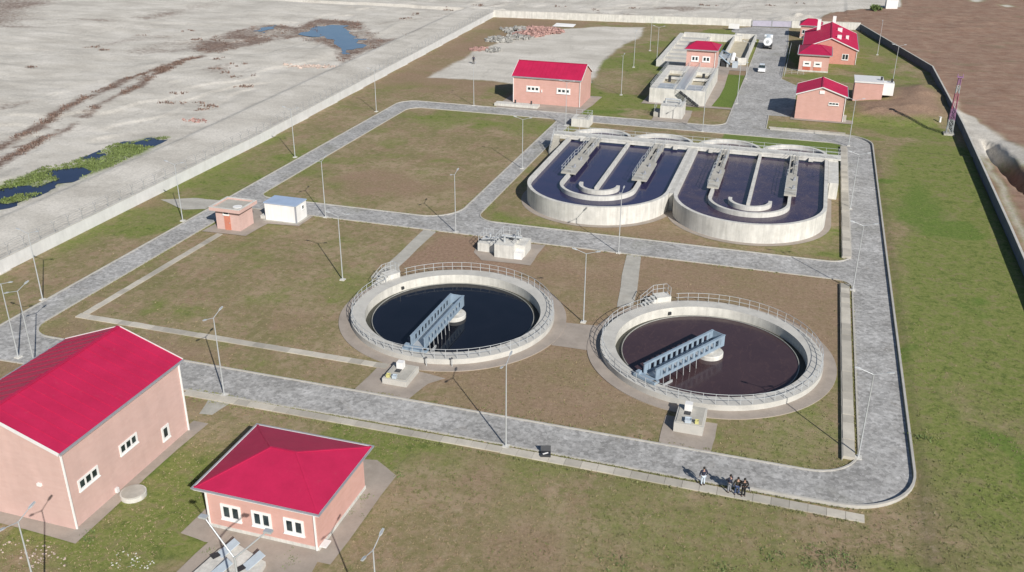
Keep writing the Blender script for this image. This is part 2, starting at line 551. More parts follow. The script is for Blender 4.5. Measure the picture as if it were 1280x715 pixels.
        if not closed:
            for i in (0, n - 1):
                s.add([(*A[i], z0), (*B[i], z0), (*B[i], z1), (*A[i], z1)], [(0, 1, 2, 3)])
        return s

    def build(s, name, mat, parent=None, local=False):
        me = bpy.data.meshes.new(name)
        off = Vector((0, 0, 0))
        if parent is not None and not local:
            q = parent
            while q is not None:
                off += Vector(q.location)
                q = q.parent
        me.from_pydata([(p[0] - off.x, p[1] - off.y, p[2] - off.z) for p in s.v], [], s.f)
        me.polygons.foreach_set('use_smooth', s.sm)
        me.update()
        bmn = bmesh.new()
        bmn.from_mesh(me)
        bmesh.ops.remove_doubles(bmn, verts=bmn.verts, dist=1e-5) if False else None
        bmesh.ops.recalc_face_normals(bmn, faces=bmn.faces)
        bmn.to_mesh(me)
        bmn.free()
        ob = bpy.data.objects.new(name, me)
        COL.objects.link(ob)
        me.materials.append(mat)
        if parent is not None:
            ob.parent = parent
        return ob


def tag(o, label=None, cat=None, group=None, kind=None):
    for k, v in (('label', label), ('category', cat), ('group', group), ('kind', kind)):
        if v:
            o[k] = v
    return o


def thing(name, label, cat, loc, rz=0.0, group=None):
    o = bpy.data.objects.new(name, None)
    COL.objects.link(o)
    o.location = loc
    o.rotation_euler = (0, 0, rz)
    o.empty_display_size = 0.3
    return tag(o, label, cat, group)


def struct(name, mb, mat):
    return tag(mb.build(name, mat), kind='structure')


def copy_tree(o, parent=None):
    c = o.copy()
    COL.objects.link(c)
    c.parent = parent
    for ch in list(o.children):
        copy_tree(ch, c)
    return c


def arc(cx, cy, r, a0, a1, n=24):
    return [(cx + r * math.cos(math.radians(a0 + (a1 - a0) * i / n)), cy + r * math.sin(math.radians(a0 + (a1 - a0) * i / n))) for i in range(n + 1)]


def rrect(x0, x1, y0, y1, sw=2, se=2, ne=2, nw=2, n=10):
    return (arc(x0 + sw, y0 + sw, sw, 180, 270, n) + arc(x1 - se, y0 + se, se, 270, 360, n) +
            arc(x1 - ne, y1 - ne, ne, 0, 90, n) + arc(x0 + nw, y1 - nw, nw, 90, 180, n))


def rough_outline(pts, amp=0.5, it=3, seed=1):
    rr = random.Random(seed)
    P = [Vector(p) for p in pts]
    for k in range(it):
        Q = []
        for i in range(len(P)):
            a, b = P[i], P[(i + 1) % len(P)]
            d = b - a
            Q.append(a)
            m = (a + b) / 2 + Vector((-d.y, d.x)) * rr.uniform(-1, 1) * 0.16 * amp * 2
            Q.append(m)
        P = Q
    return [(p.x, p.y) for p in P]


# ------------------------------------------------------------------ ground sheet with soil zones
_tab = np.random.RandomState(11).rand(512, 512)


def vnoise(x, y, s=0):
    x = x + s * 37.13
    y = y + s * 91.7
    xi = np.floor(x).astype(int)
    yi = np.floor(y).astype(int)
    fx = x - xi
    fy = y - yi
    fx = fx * fx * (3 - 2 * fx)
    fy = fy * fy * (3 - 2 * fy)
    q = lambda a, b: _tab[a % 512, b % 512]
    return (q(xi, yi) * (1 - fx) + q(xi + 1, yi) * fx) * (1 - fy) + (q(xi, yi + 1) * (1 - fx) + q(xi + 1, yi + 1) * fx) * fy


def fbm(x, y, scale, s=0, o=4):
    r = 0
    a = 0.5
    for k in range(o):
        r = r + a * vnoise(x * scale * 2 ** k, y * scale * 2 ** k, s + k * 3)
        a *= 0.5
    return r / (1 - 0.5 ** o)


def inside(X, Y, poly, soft=0.8):
    """0..1 membership in a polygon with a soft border"""
    inn = np.zeros(X.shape, bool)
    dist = np.full(X.shape, 1e9)
    n = len(poly)
    for i in range(n):
        x1, y1 = poly[i]
        x2, y2 = poly[(i + 1) % n]
        if abs(y2 - y1) > 1e-9:
            c = ((y1 > Y) != (y2 > Y)) & (X < (x2 - x1) * (Y - y1) / (y2 - y1) + x1)
            inn ^= c
        dx, dy = x2 - x1, y2 - y1
        tt = np.clip(((X - x1) * dx + (Y - y1) * dy) / (dx * dx + dy * dy + 1e-9), 0, 1)
        dist = np.minimum(dist, np.hypot(X - x1 - tt * dx, Y - y1 - tt * dy))
    sdist = np.where(inn, dist, -dist)
    return np.clip(0.5 + sdist / (2 * soft), 0, 1)


def along(X, Y, line, w, soft=0.8):
    dist = np.full(X.shape, 1e9)
    for (x1, y1), (x2, y2) in zip(line[:-1], line[1:]):
        dx, dy = x2 - x1, y2 - y1
        tt = np.clip(((X - x1) * dx + (Y - y1) * dy) / (dx * dx + dy * dy + 1e-9), 0, 1)
        dist = np.minimum(dist, np.hypot(X - x1 - tt * dx, Y - y1 - tt * dy))
    return np.clip(0.5 + (w - dist) / (2 * soft), 0, 1)


def sstep(a, b, v):
    q = np.clip((v - a) / (b - a), 0, 1)
    return q * q * (3 - 2 * q)


def pix(lst, z=0.0):
    return [G(a, b, z) for a, b in lst]


BED = -0.8
WALL_W = [(-87.6, 25.0), (-88.1, 136.0), (-94.3, 283.6)]
WALL_N = [(-94.3, 283.6), (-54.0, 287.6), (-17.2, 292.6)]
WALL_E = [(13.2, 296.5), (27.6, 238.5), (28.3, 185.0), (28.0, 130.0), (27.6, 96.0), (27.0, 55.0)]
WALL_N2 = [(-5.8, 294.4), (13.2, 296.5)]
SITE = WALL_W + WALL_N[1:] + [(-5.8, 294.4)] + WALL_E + [(27.0, 10.0), (-87.6, 10.0)]

REED_LINES = [(pix([(-30, 196), (30, 168), (66, 148), (110, 122), (170, 96), (212, 84), (250, 71)], BED), 1.2),
              (pix([(-30, 218), (10, 196), (45, 178), (60, 170)], BED), 1.0),
              (pix([(118, 138), (160, 116), (200, 92), (222, 82)], BED), 1.0)]
REED_POLYS = [pix([(228, 64), (262, 47), (300, 36), (340, 29), (372, 33), (400, 22), (450, 27), (474, 46), (510, 48), (545, 29), (520, 40), (470, 62), (428, 80), (416, 74), (424, 63), (395, 56), (372, 46), (330, 54), (288, 63), (250, 70)], BED)]
MUD_LINES = [(pix([(10, 190), (60, 165), (115, 140), (180, 100), (230, 74)], BED), 2.2)]
POND = pix([(394, 33), (418, 31), (436, 32), (440, 42), (446, 47), (462, 48), (456, 58), (438, 68), (424, 66), (416, 56), (404, 46)], BED)
POND2 = pix([(316, 39), (330, 34), (346, 31), (342, 36), (330, 41)], BED)
LUSH = pix([(-20, 244), (0, 232), (30, 222), (52, 210), (80, 206), (110, 194), (150, 178), (185, 172), (213, 171), (196, 182), (140, 208), (104, 222), (60, 240), (0, 262), (-20, 268)], BED)
STREAMS = [pix(p, BED) for p in ([(-20, 243), (0, 238), (25, 233), (26, 239), (0, 246), (-20, 252)],
                                 [(38, 240), (58, 231), (76, 224), (82, 214), (96, 211), (118, 216), (100, 224), (82, 232), (60, 240), (46, 243)],
                                 [(152, 185), (166, 183), (182, 188), (172, 192), (163, 189)],
                                 [(-20, 258), (0, 252), (16, 249), (22, 252), (0, 259), (-20, 266)])]
OCHRE = pix([(138, 160), (158, 148), (205, 133), (216, 137), (190, 152), (160, 165)], BED)
DARKP = pix([(58, 168), (78, 158), (98, 151), (88, 162), (74, 170)], BED)
YARD = pix([(538, 97), (560, 82), (600, 62), (640, 46), (690, 36), (760, 33), (808, 34), (800, 44), (772, 62), (745, 82), (742, 104), (640, 104), (614, 101)])
MOUND = [(10.5, 190), (10.0, 200), (15, 203), (18.5, 216), (24, 222), (27, 214), (27.4, 196), (20, 189)]
PITS = pix([(1230, 176), (1243, 181), (1262, 200), (1279, 222), (1290, 245), (1276, 236), (1258, 216), (1242, 198)])


def axis(lo, hi, step, outer_lo, outer_hi):
    return np.concatenate([outer_lo, np.arange(lo, hi, step), outer_hi])


gx = axis(-150, 60, 0.55, np.array([-3000, -1500, -800, -500, -380, -320, -290, -270, -250, -235, -220, -205, -195, -185, -178, -171, -165, -160, -156, -153.0]),
          np.array([62, 65, 69, 74, 80, 88, 98, 110, 130, 160, 220, 350, 600, 1200, 3000.0]))
gy = axis(20, 330, 0.65, np.array([-600, -300, -150, -80, -40, -10, 5, 14.0]),
          np.array([332, 335, 339, 344, 350, 357, 365, 375, 390, 410, 440, 500, 600, 900, 1500, 3500.0]))
X, Y = np.meshgrid(gx, gy)
nx, ny = len(gx), len(gy)
wx = X + 3.0 * (fbm(X, Y, 0.12, 5) - 0.5)
wy = Y + 3.0 * (fbm(X, Y, 0.12, 9) - 0.5)
site = inside(X, Y, SITE, 0.5)
inn = site > 0.5
# height of the land
Z = np.zeros_like(X)
west = np.interp(Y, [25, 136, 283.6], [-87.6, -88.1, -94.3])
de = west - X
Z += np.where(~inn & (Y < 300), 0.7 * sstep(0.3, 2.0, de) * (1 - sstep(12.5, 17.0, de)) + (BED - 0.0) * sstep(12.5, 17.0, de), 0.0)
Z += np.where(Y >= 284, -0.8 * sstep(290, 310, Y) * (1 - sstep(-10, 10, X)), 0.0)
out_bed = (de > 18) & (Y < 300)
flatbits = np.maximum.reduce([inside(X, Y, p, 2.5) for p in [POND, POND2] + STREAMS])
Z += np.where(out_bed, (fbm(X, Y, 0.09, 2) - 0.55) * 0.6 * sstep(20, 28, de) * (1 - flatbits), 0.0)
tq = fbm(X * 0.8, Y * 0.5, 0.05, 19) * 7
Z += np.where(out_bed | ((Y > 296) & (X < 10)), 0.24 * (sstep(0.35, 0.5, tq - np.floor(tq)) + np.floor(tq) - 3.5) * (1 - flatbits) * np.where(Y < 296, sstep(21, 26, de), 0.8), 0.0)
Z -= 0.12 * flatbits * out_bed
lz = inside(X, Y, LUSH, 1.2)
xa = np.interp(Y, [60, 110, 140], [-104.0, -103.0, -102.0])
Z += np.where(out_bed, lz * (BED - Z - 0.02 + (fbm(X, Y, 0.22, 15) - 0.5) * 0.55 + 0.010 * np.clip(xa - X, 0, 22) - 0.06), 0.0)
Z += 0.25 * sstep(12.5, 13.3, X) * (Y < 168) * inn + 0.12 * (fbm(X, Y, 0.08, 3) - 0.5) * (X > 13.3) * (Y < 168) * inn
md = inside(wx, wy, MOUND, 4.0)
Z += md * (1.5 + 1.2 * (fbm(X, Y, 0.25, 6) - 0.4)) * 0.9
pit = inside(X, Y, PITS, 0.6)
Z -= 2.2 * pit * (X > 28.8)
Z += np.where(X > 29.5, np.clip(inside(X + -4.6, Y + 2.0, PITS, 3.5) * 1.1 - pit * 1.5, 0, 2) + 0.5 * (fbm(X, Y, 0.1, 8) - 0.5), 0.0)
Z += np.where(~inn & (Y > 296) & (X > -80) & (X < 12), 2.2 * np.exp(-(((X + 4) / 7) ** 2 + ((Y - 311) / 5) ** 2)) * fbm(X, Y, 0.2, 4) * 1.6, 0.0)
Z += np.where(~inn & (Y > 300) & (X > 10) & (X < 60), 0.7 * (fbm(X, Y, 0.12, 14) - 0.4), 0.0)
# soil weights
green = 0.65 * sstep(0.46, 0.70, fbm(wx, wy, 0.05, 1)) + 0.5 * sstep(0.50, 0.72, fbm(X, Y, 0.16, 21))
green = np.maximum(green, np.where((X > 12.8) & (Y < 172), (0.5 + 0.9 * sstep(0.36, 0.58, fbm(X, Y * 0.6, 0.07, 31))) * (0.45 + 0.55 * sstep(12.8, 18, X)) * (0.5 + 0.5 * sstep(62, 75, Y)), 0))
green = np.maximum(green, 0.8 * along(wx, wy, [(-40.4, 120), (-37.8, 116.5), (-33, 114.3), (-20, 114.2)], 2.0, 1.5))
green = np.maximum(green, 0.7 * along(wx, wy, [(-86, 70), (-87, 140), (-90, 200)], 2.6, 2.0) * sstep(0.4, 0.6, fbm(X, Y, 0.06, 41)))
green = np.maximum(green, np.where((Y < 63) & (X < 12.8), (0.2 + 0.8 * sstep(0.40, 0.62, fbm(X, Y, 0.09, 35))) * (0.55 + 0.45 * sstep(-22, -30, X)), 0))
green = np.maximum(green, np.where((Y > 174) & (X > -48) & (X < 27) & (Y < 292), 0.25 + 0.8 * sstep(0.42, 0.6, fbm(X, Y, 0.08, 37)), 0))
lush = np.where((X > -18.4) & (X < -12.8) & (Y > 190) & (Y < 222), 0.85, 0.0)
lush = np.maximum(lush, np.where((X > -13) & (X < 8.3) & (Y > 160) & (Y < 169.6), 0.75, 0))
lush = np.maximum(lush, 0.8 * along(wx, wy, [(-46, 177), (-38, 178), (-33, 180)], 1.8, 1.5))
lush = np.maximum(lush, 0.75 * inside(wx, wy, [(13.2, 132), (17, 150), (19, 150), (22, 132), (19, 126)], 2.0))
lush = np.maximum(lush, 0.8 * sstep(0.6, 0.72, fbm(X, Y, 0.11, 51)) * (X > 12.8) * (Y < 150))
lush = np.maximum(lush, 0.65 * along(wx, wy, pix([(130, 615), (190, 585), (240, 548)]), 0.9, 0.8))
soil = 0.55 * sstep(0.52, 0.68, fbm(wx, wy, 0.05, 61)) * (X < 13)
soil = np.maximum(soil, np.where((X < -64) & (Y > 182) & (Y < 285), 0.25 + 0.5 * fbm(X, Y, 0.12, 63), 0))
soil = np.maximum(soil, 0.8 * inside(wx, wy, [(-46, 96), (-30, 96.5), (-28, 107.5), (-43.6, 108)], 1.5))
soil = np.maximum(soil, 0.55 * along(wx, wy, [(-32, 73), (-24, 72.5), (-14, 72)], 2.2, 2))
soil = np.maximum(soil, inside(wx, wy, MOUND, 3.0) * 0.95)
soil = np.maximum(soil, np.where((X < 13) & (Y > 62) & (Y < 63), 0.0, 0))
soil *= 1 - 0.8 * np.where((X > 12.6) & (Y < 180), 1, 0)
grav = np.where(inn, 0.0, 1.0)
grav = np.maximum(grav, inside(wx, wy, YARD, 2.0))
for q_ in ([(-100, 60), (-97, 140), (-103, 283)], [(-95, 60), (-93.5, 140), (-99, 283)]):
    pass
east = sstep(-1.0, 4.0, X - np.interp(Y, [0, 236, 294, 300, 330, 350, 380, 500], [26.0, 26.0, 10, -2, 4, 25, 30, 30]) + 5 * (fbm(X, Y, 0.06, 71) - 0.5))
grav = np.where(inn, grav, grav * (1 - east))
fieldw = np.where(inn, 0.0, east)
pale_e = 0.7 * along(wx, wy, [(30.0, 210), (30.4, 180), (30.2, 130), (29.5, 100)], 1.6, 1.4) + along(wx, wy, [(31, 196), (33.5, 176), (39, 160), (43, 130)], 2.6, 2.5) + along(wx, wy, [(50, 380), (90, 330), (120, 300)], 2.0, 2.0)
fieldw = fieldw * (1 - 0.85 * np.clip(pale_e, 0, 1))
grav = np.maximum(grav, np.where(inn, 0, np.clip(pale_e, 0, 1) * 0.8))
reedw = np.zeros_like(X)
for ln, w in REED_LINES:
    reedw = np.maximum(reedw, along(wx, wy, ln, w * 1.3, 1.4) * (0.45 + 0.9 * fbm(X, Y, 0.25, 73)))
for pg in REED_POLYS:
    reedw = np.maximum(reedw, inside(wx, wy, pg, 2.2) * (0.2 + 1.0 * fbm(X, Y, 0.16, 77)))
for ln, w in MUD_LINES:
    reedw = np.maximum(reedw, 0.62 * along(wx, wy, ln, w, 2.0) * sstep(0.42, 0.6, fbm(X, Y, 0.2, 81)) * 1.2)
reedw = np.maximum(reedw, 0.85 * inside(wx, wy, DARKP, 1.5))
reedw = np.maximum(reedw, 0.7 * along(wx, wy, pix([(-20, 38), (60, 30), (180, 24), (280, 2)], BED), 1.4, 1.4))
reedw = np.maximum(reedw, 0.75 * inside(wx, wy, pix([(-40, 30), (0, 30), (40, 18), (70, 4), (0, -30), (-80, -20)], BED), 5) * (0.5 + fbm(X, Y, 0.07, 91)))
reedw = np.maximum(reedw, 0.6 * inside(wx, wy, pix([(735, 22), (775, 12), (840, 2), (905, 4), (850, 14), (800, 22)], 0), 3) * sstep(0.4, 0.6, fbm(X, Y, 0.09, 95)))
reedw = np.maximum(reedw, 0.55 * along(wx, wy, pix([(470, 30), (545, 20), (640, 3)], BED), 1.2, 2.0))
reedw = np.where(inn, 0, np.maximum(reedw, 0.5 * sstep(0.64, 0.76, fbm(X * 0.6, Y * 0.35, 0.12, 97)) * (X < 10)))
soil = np.where(inn, soil, np.maximum(0.8 * inside(wx, wy, OCHRE, 1.5) * (0.6 + 0.5 * fbm(X, Y, 0.2, 99)), 0.9 * np.where((Y > 296) & (X > -80) & (X < 16), np.exp(-(((X + 6) / 8) ** 2 + ((Y - 311) / 6) ** 2)), 0)))
lush = np.maximum(lush, np.where(inn, 0, inside(wx, wy, LUSH, 1.6) * (0.3 + 0.9 * fbm(X, Y, 0.14, 101))))
grav *= 1 - 0.0 * reedw
me = bpy.data.meshes.new('ground')
nv = nx * ny
me.vertices.add(nv)
me.vertices.foreach_set('co', np.stack([X, Y, Z], -1).astype(np.float32).ravel())
idx = np.arange(nv).reshape(ny, nx)
hole = (np.hypot(X + 33.10, Y - 85.54) < 10.3) | (np.hypot(X + 5.66, Y - 85.49) < 10.3)   # the two sunk tanks
keep = ~(hole[:-1, :-1] & hole[:-1, 1:] & hole[1:, 1:] & hole[1:, :-1]).ravel()
quads = np.stack([idx[:-1, :-1], idx[:-1, 1:], idx[1:, 1:], idx[1:, :-1]], -1).reshape(-1, 4)[keep]
me.loops.add(quads.size)
me.polygons.add(len(quads))
me.loops.foreach_set('vertex_index', quads.ravel().astype(np.int32))
me.polygons.foreach_set('loop_start', (np.arange(len(quads)) * 4).astype(np.int32))
me.polygons.foreach_set('use_smooth', np.ones(len(quads), bool))
me.update(calc_edges=True)
for nm, (a, b, c) in (('zone_a', (green, soil, grav)), ('zone_b', (fieldw, reedw, lush))):
    at = me.color_attributes.new(nm, 'FLOAT_COLOR', 'POINT')
    buf = np.stack([a, b, c, np.ones_like(a)], -1).astype(np.float32)
    at.data.foreach_set('color', np.clip(buf, 0, 1).ravel())
ground = bpy.data.objects.new('ground', me)
COL.objects.link(ground)
me.materials.append(M['ground'])
tag(ground, kind='structure')


def ground_z(x, y):
    i = min(max(int(np.searchsorted(gx, x)) - 1, 0), nx - 2)
    j = min(max(int(np.searchsorted(gy, y)) - 1, 0), ny - 2)
    return float(Z[j, i])


# water outside the fence
for k, (pl, mt, nm) in enumerate([(POND, 'w_pond', 'pond'), (POND2, 'w_pond', 'pond')] + [(LUSH, 'w_stream', 'stream')]):
    struct(nm, MB().poly(rough_outline(pl, 0.9, 3, k + 3), BED - 0.02), M[mt])

# ------------------------------------------------------------------ roads, kerbs
ISL_A = rrect(-73.9, 8.4, 67.85, 108.6, 3.0, 4.2, 2.0, 2.0)
ISL_B = rrect(-73.9, -43.5, 113.2, 170.0, 2.0, 5.0, 2.0, 3.0)
ISL_C = rrect(-40.8, 8.4, 113.9, 169.8, 3.0, 3.0, 3.5, 2.5)
OUT = ([(-77.5, 62.4), (-51.0, 63.3), (-30, 63.85), (0.0, 63.8)] + arc(6.4, 69.9, 6.05, 270, 360, 12) + [(12.45, 120)] +
       arc(7.2, 169.9, 5.3, 0, 90, 10) + [(-5.0, 175.2), (-5.8, 176.2), (-5.95, 186.0), (-1.4, 186.2), (-1.4, 214.5), (-5.2, 221.0), (-5.4, 258.0), (-6.6, 292.9), (-16.8, 291.5),
        (-22.0, 287.0), (-22.0, 281.5), (-13.2, 270.0), (-13.0, 222.0)] + arc(-16.2, 178.0, 3.2, 0, -90, 8) + [(-40, 174.6), (-46, 174.9)] + arc(-73.8, 171.2, 3.7, 90, 180, 8))
struct('road', MB().polyholes([OUT, ISL_A[::-1], ISL_B[::-1], ISL_C[::-1]], 0.02), M['road'])
mk = MB()
for lp in (ISL_A, ISL_B, ISL_C):
    mk.ribbon(lp, 0.0, 0.16, -0.1, 0.11, closed=True)
struct('kerb', mk, M['kerb'])
mo = MB()
i0 = next(i for i, p in enumerate(OUT) if p == (0.0, 63.8))
i1 = next(i for i, p in enumerate(OUT) if p == (-5.0, 175.2))
mo.ribbon(OUT[:i0 + 1], 0.0, -0.16, -0.1, 0.11)
mo.ribbon(OUT[i0:i1 + 1], 0.0, -0.2, -0.1, 0.30)
mo.ribbon(OUT[i1 + 1:i1 + 3], 0.0, -0.16, -0.1, 0.11)
mo.ribbon(OUT[i1 + 5:i1 + 8], 0.0, -0.16, -0.1, 0.11)
j0 = next(i for i, p in enumerate(OUT) if p == (-13.0, 222.0))
mo.ribbon(OUT[j0 - 1:], 0.0, -0.16, -0.1, 0.11)
mo.ribbon([OUT[-1], (-77.5, 62.4)], 0.0, -0.16, -0.1, 0.11)
struct('kerb', mo, M['kerb'])


# covered drain strips: rows of separate cover slabs
def slab_row(p, q, w, z0, z1, step=1.35, gap=0.025, seed=0, jit=0.02):
    rr = random.Random(seed)
    p, q = Vector(p), Vector(q)
    d = q - p
    L = d.length
    u = d / L
    rz = math.atan2(d.y, d.x)
    n = max(1, round(L / step))
    st = L / n
    m = MB()
    for i in range(n):
        c = p + u * (st * (i + 0.5))
        dz = rr.uniform(-jit, jit)
        m.obox((c.x, c.y, (z0 + z1) / 2 + dz / 2), (st - gap, w + rr.uniform(-0.02, 0.02), z1 - z0 + dz), rz + rr.uniform(-0.006, 0.006))
    return m


for k, (p, q, w, z1) in enumerate([((-51.0, 62.75), (-20.3, 62.98), 0.85, 0.10), ((-20.3, 62.98), (8.55, 62.7), 0.95, 0.10),
                                   ((-71.5, 73.0), (-35.2, 73.0), 0.9, 0.08), ((-71.0, 73.6), (-70.6, 98.6), 0.85, 0.08),
                                   ((7.5, 70.5), (7.5, 107.0), 0.95, 0.30), ((7.75, 115.6), (7.75, 167.4), 0.95, 0.32),
                                   ((-5.3, 176.9), (8.2, 176.9), 0.6, 0.1)]):
    struct('drain_cover', slab_row(p, q, w, -0.05, z1, seed=k), M['cover'])
mw = MB().box(6.93, 7.0, 70.2, 107, -0.1, 0.26).box(7.2, 7.26, 115.6, 167.4, -0.1, 0.28)
struct('drain_channel', mw, M['conc'])

# concrete paths and aprons
zlay = 0.024
for nm, pl in (('path', [(-44.0, 108.4), (-45.9, 108.4), (-45.9, 92.0), (-43.0, 92.0), (-43.2, 94.6), (-44.0, 95.6)]),
               ('path', [(-18.5, 108.4), (-16.7, 108.4), (-15.0, 94.0), (-16.6, 93.0), (-16.9, 95.2)]),
               ('path', [(-21.6, 87.6), (-17.4, 88.0), (-16.8, 82.3), (-21.2, 82.2)]),
               ('path', [(-36.4, 68.05), (-30.9, 68.05), (-30.2, 71.2), (-29.0, 72.6), (-36.0, 73.9)]),
               ('path', [(-7.9, 68.05), (-3.5, 68.05), (-3.45, 72.6), (-8.0, 72.6)]),
               ('path', [(-37.6, 107.0), (-36.9, 103.0), (-35.2, 100.9), (-29.0, 101.2), (-29.0, 108.2)]),
               ('path', [(-86.3, 107.6), (-80.6, 105.0), (-77.9, 106.2), (-77.9, 110.0), (-82.0, 109.8)]),
               ('path', [(-48.2, 62.3), (-46.0, 62.3), (-46.4, 60.2), (-47.6, 60.0)]),
               ('apron', [(-64.0, 42.3), (-45.9, 42.3), (-45.9, 58.9), (-47.4, 58.9), (-47.4, 44), (-64, 44)]),
               ('apron', [(-39.4, 45.6), (-37.2, 45.3), (-27.4, 45.9), (-27.2, 56.9), (-29.6, 58.4), (-39.2, 56.0)]),
               ('apron', [(-73.4, 98.6), (-67.0, 98.9), (-66.6, 103.8), (-62.2, 104.3), (-62.2, 108.5), (-73.0, 108.5)]),
               ('apron', [(-36.8, 46.0), (-37.4, 38.0), (-27.6, 38.0), (-28.4, 46.0)]),
               ('apron', [(-57.8, 175.1), (-40.6, 175.1), (-39.6, 190.5), (-57.8, 190.5)]),
               ('apron', [(-1.8, 184.0), (9.6, 184.0), (9.8, 195.0), (-1.2, 195.0)]),
               ('apron', [(-31, 187.6), (-17.0, 188.0), (-13.1, 188.0), (-13.1, 189.2), (-17.2, 189.4), (-17.2, 226.0), (-13.1, 226.6), (-13.1, 232), (-31, 232)]),
               ('apron', [(-26.8, 174.6), (-20.0, 174.6), (-20.3, 184.6), (-26.4, 184.6)])):
    zlay += 0.004
    struct(nm, MB().poly(rough_outline(pl, 0.06, 2, len(pl)), zlay), M['slab'] if nm == 'apron' or pl[0][0] in (-21.6, -36.4, -7.9, -37.6) else M['conc'])

# ------------------------------------------------------------------ railings
_post_cache = {}


def railing(parent, pts, h=1.0, step=1.4, closed=False, mat='rail', rails=(0.5, 1.0), r=0.022, name='railing'):
    """rails along 3D points, posts as sub-parts"""
    m = MB()
    P = [Vector(p) for p in pts]
    segs = list(zip(P, P[1:] + ([P[0]] if closed else [])))
    if not closed:
        segs = segs[:len(P) - 1]
    for a, b in segs:
        for k in rails:
            up = Vector((0, 0, h * k))
            m.bar(a + up, b + up, r * 1.7)
    rail = m.build(name, M[mat], parent)
    key = (mat, h, r)
    off = Vector((0, 0, 0))
    q = rail
    while q is not None:
        off += Vector(q.location)
        q = q.parent
    spots = []
    carry = 0.0
    for a, b in segs:
        L = (b - a).length
        d = carry
        while d <= L + 1e-6:
            spots.append(a + (b - a) * (d / L))
            d += step
        carry = d - L
    if not closed and (P[-1] - spots[-1]).length > step * 0.4:
        spots.append(P[-1])
    for s_ in spots:
        if key not in _post_cache:
            pm = MB()
            pm.box(-r, r, -r, r, 0, h)
            o = pm.build('post', M[mat], rail, local=True)
            _post_cache[key] = o.data
        else:
            o = bpy.data.objects.new('post', _post_cache[key])
            COL.objects.link(o)
            o.parent = rail
        o.location = s_ - off
    return rail


# ------------------------------------------------------------------ round clarifiers
def clarifier(cx, cy, water, label, stair_ang, gap):
    root = thing('clarifier_tank', label, 'settling tank', (cx, cy, 0), 0, 'round settling tanks')
    MB().lathe([(10.94, -0.5), (10.94, 0.65), (9.45, 0.65), (9.45, -0.6)], 128, (cx, cy, 0), closed=True).build('wall', M['rim'], root)
    MB().lathe([(9.445, -0.55), (9.445, 0.635)], 128, (cx, cy, 0)).build('inner_face', M['tank_in'], root)
    MB().lathe([(9.45, -0.39), (8.68, -0.39)], 128, (cx, cy, 0)).build('overflow_trough', M['dark_trough'], root)
    MB().lathe([(8.76, -0.45), (8.76, -0.07), (8.69, -0.07), (8.69, -0.45)], 128, (cx, cy, 0), closed=True).build('weir', M['weir'], root)
    MB().poly([(cx + 8.70 * math.cos(2 * PI * i / 96), cy + 8.70 * math.sin(2 * PI * i / 96)) for i in range(96)], -0.15).build('water', M[water], root)
    MB().lathe([(0.0, 0.30), (1.32, 0.30), (1.38, 0.24), (1.38, -0.45)], 40, (cx, cy, 0)).build('centre_column', M['white_conc'], root)
    # kerbstone-edged apron belongs to the tank
    MB().lathe([(12.25, 0.0), (12.25, 0.085), (10.9, 0.085)], 96, (cx, cy, 0)).build('apron', M['slab'], root)
    # railing on the rim, open at the stair
    n = 60
    a0 = stair_ang + gap
    pts = [(cx + 10.80 * math.cos(math.radians(a0 + (360 - 2 * gap) * i / n)), cy + 10.80 * math.sin(math.radians(a0 + (360 - 2 * gap) * i / n)), 0.65) for i in range(n + 1)]
    railing(root, pts, 1.0, 1.12, mat='rail')
    # landing and steps at the back
    a = math.radians(stair_ang)
    er = Vector((math.cos(a), math.sin(a), 0))
    et = Vector((-math.sin(a), math.cos(a), 0))     # towards the left
    c = Vector((cx, cy, 0)) + er * 11.62
    ang = math.atan2(et.y, et.x)
    st = MB()
    st.obox((c.x, c.y, 0.62), (1.7, 1.3, 1.24), ang)
    for k in range(5):
        p = c + et * (0.85 + 0.15 + 0.3 * k)
        zt = 1.24 - 0.215 * (k + 1)
        st.obox((p.x, p.y, zt / 2), (0.3, 1.25, zt), ang)
    stair = st.build('landing_steps', M['white_conc'], root)
    o1 = er * 0.6
    z = Vector((0, 0, 1.24))
    p0 = c - et * 0.8
    p1 = c + et * 0.8
    railing(stair, [p0 - o1 * 0.9 + z, p0 + o1 + z, p1 + o1 + z], 1.0, 0.75)
    railing(stair, [p1 + o1 + z, c + et * 2.3 + o1 + Vector((0, 0, 0.1))], 1.0, 0.9)
    MB().obox(tuple(Vector((cx, cy, 0.05)) + er * 9.38), (0.35, 0.3, 0.3), a).build('outlet_opening', M['dark_metal'], root)
    return root


CL = (-33.10, 85.54)
CR = (-5.66, 85.49)
clarifier(*CL, 'w_navy', 'round concrete settling tank full of dark navy water', 149, 7)
clarifier(*CR, 'w_plum', 'round concrete settling tank full of brown purple water', 123.5, 7)


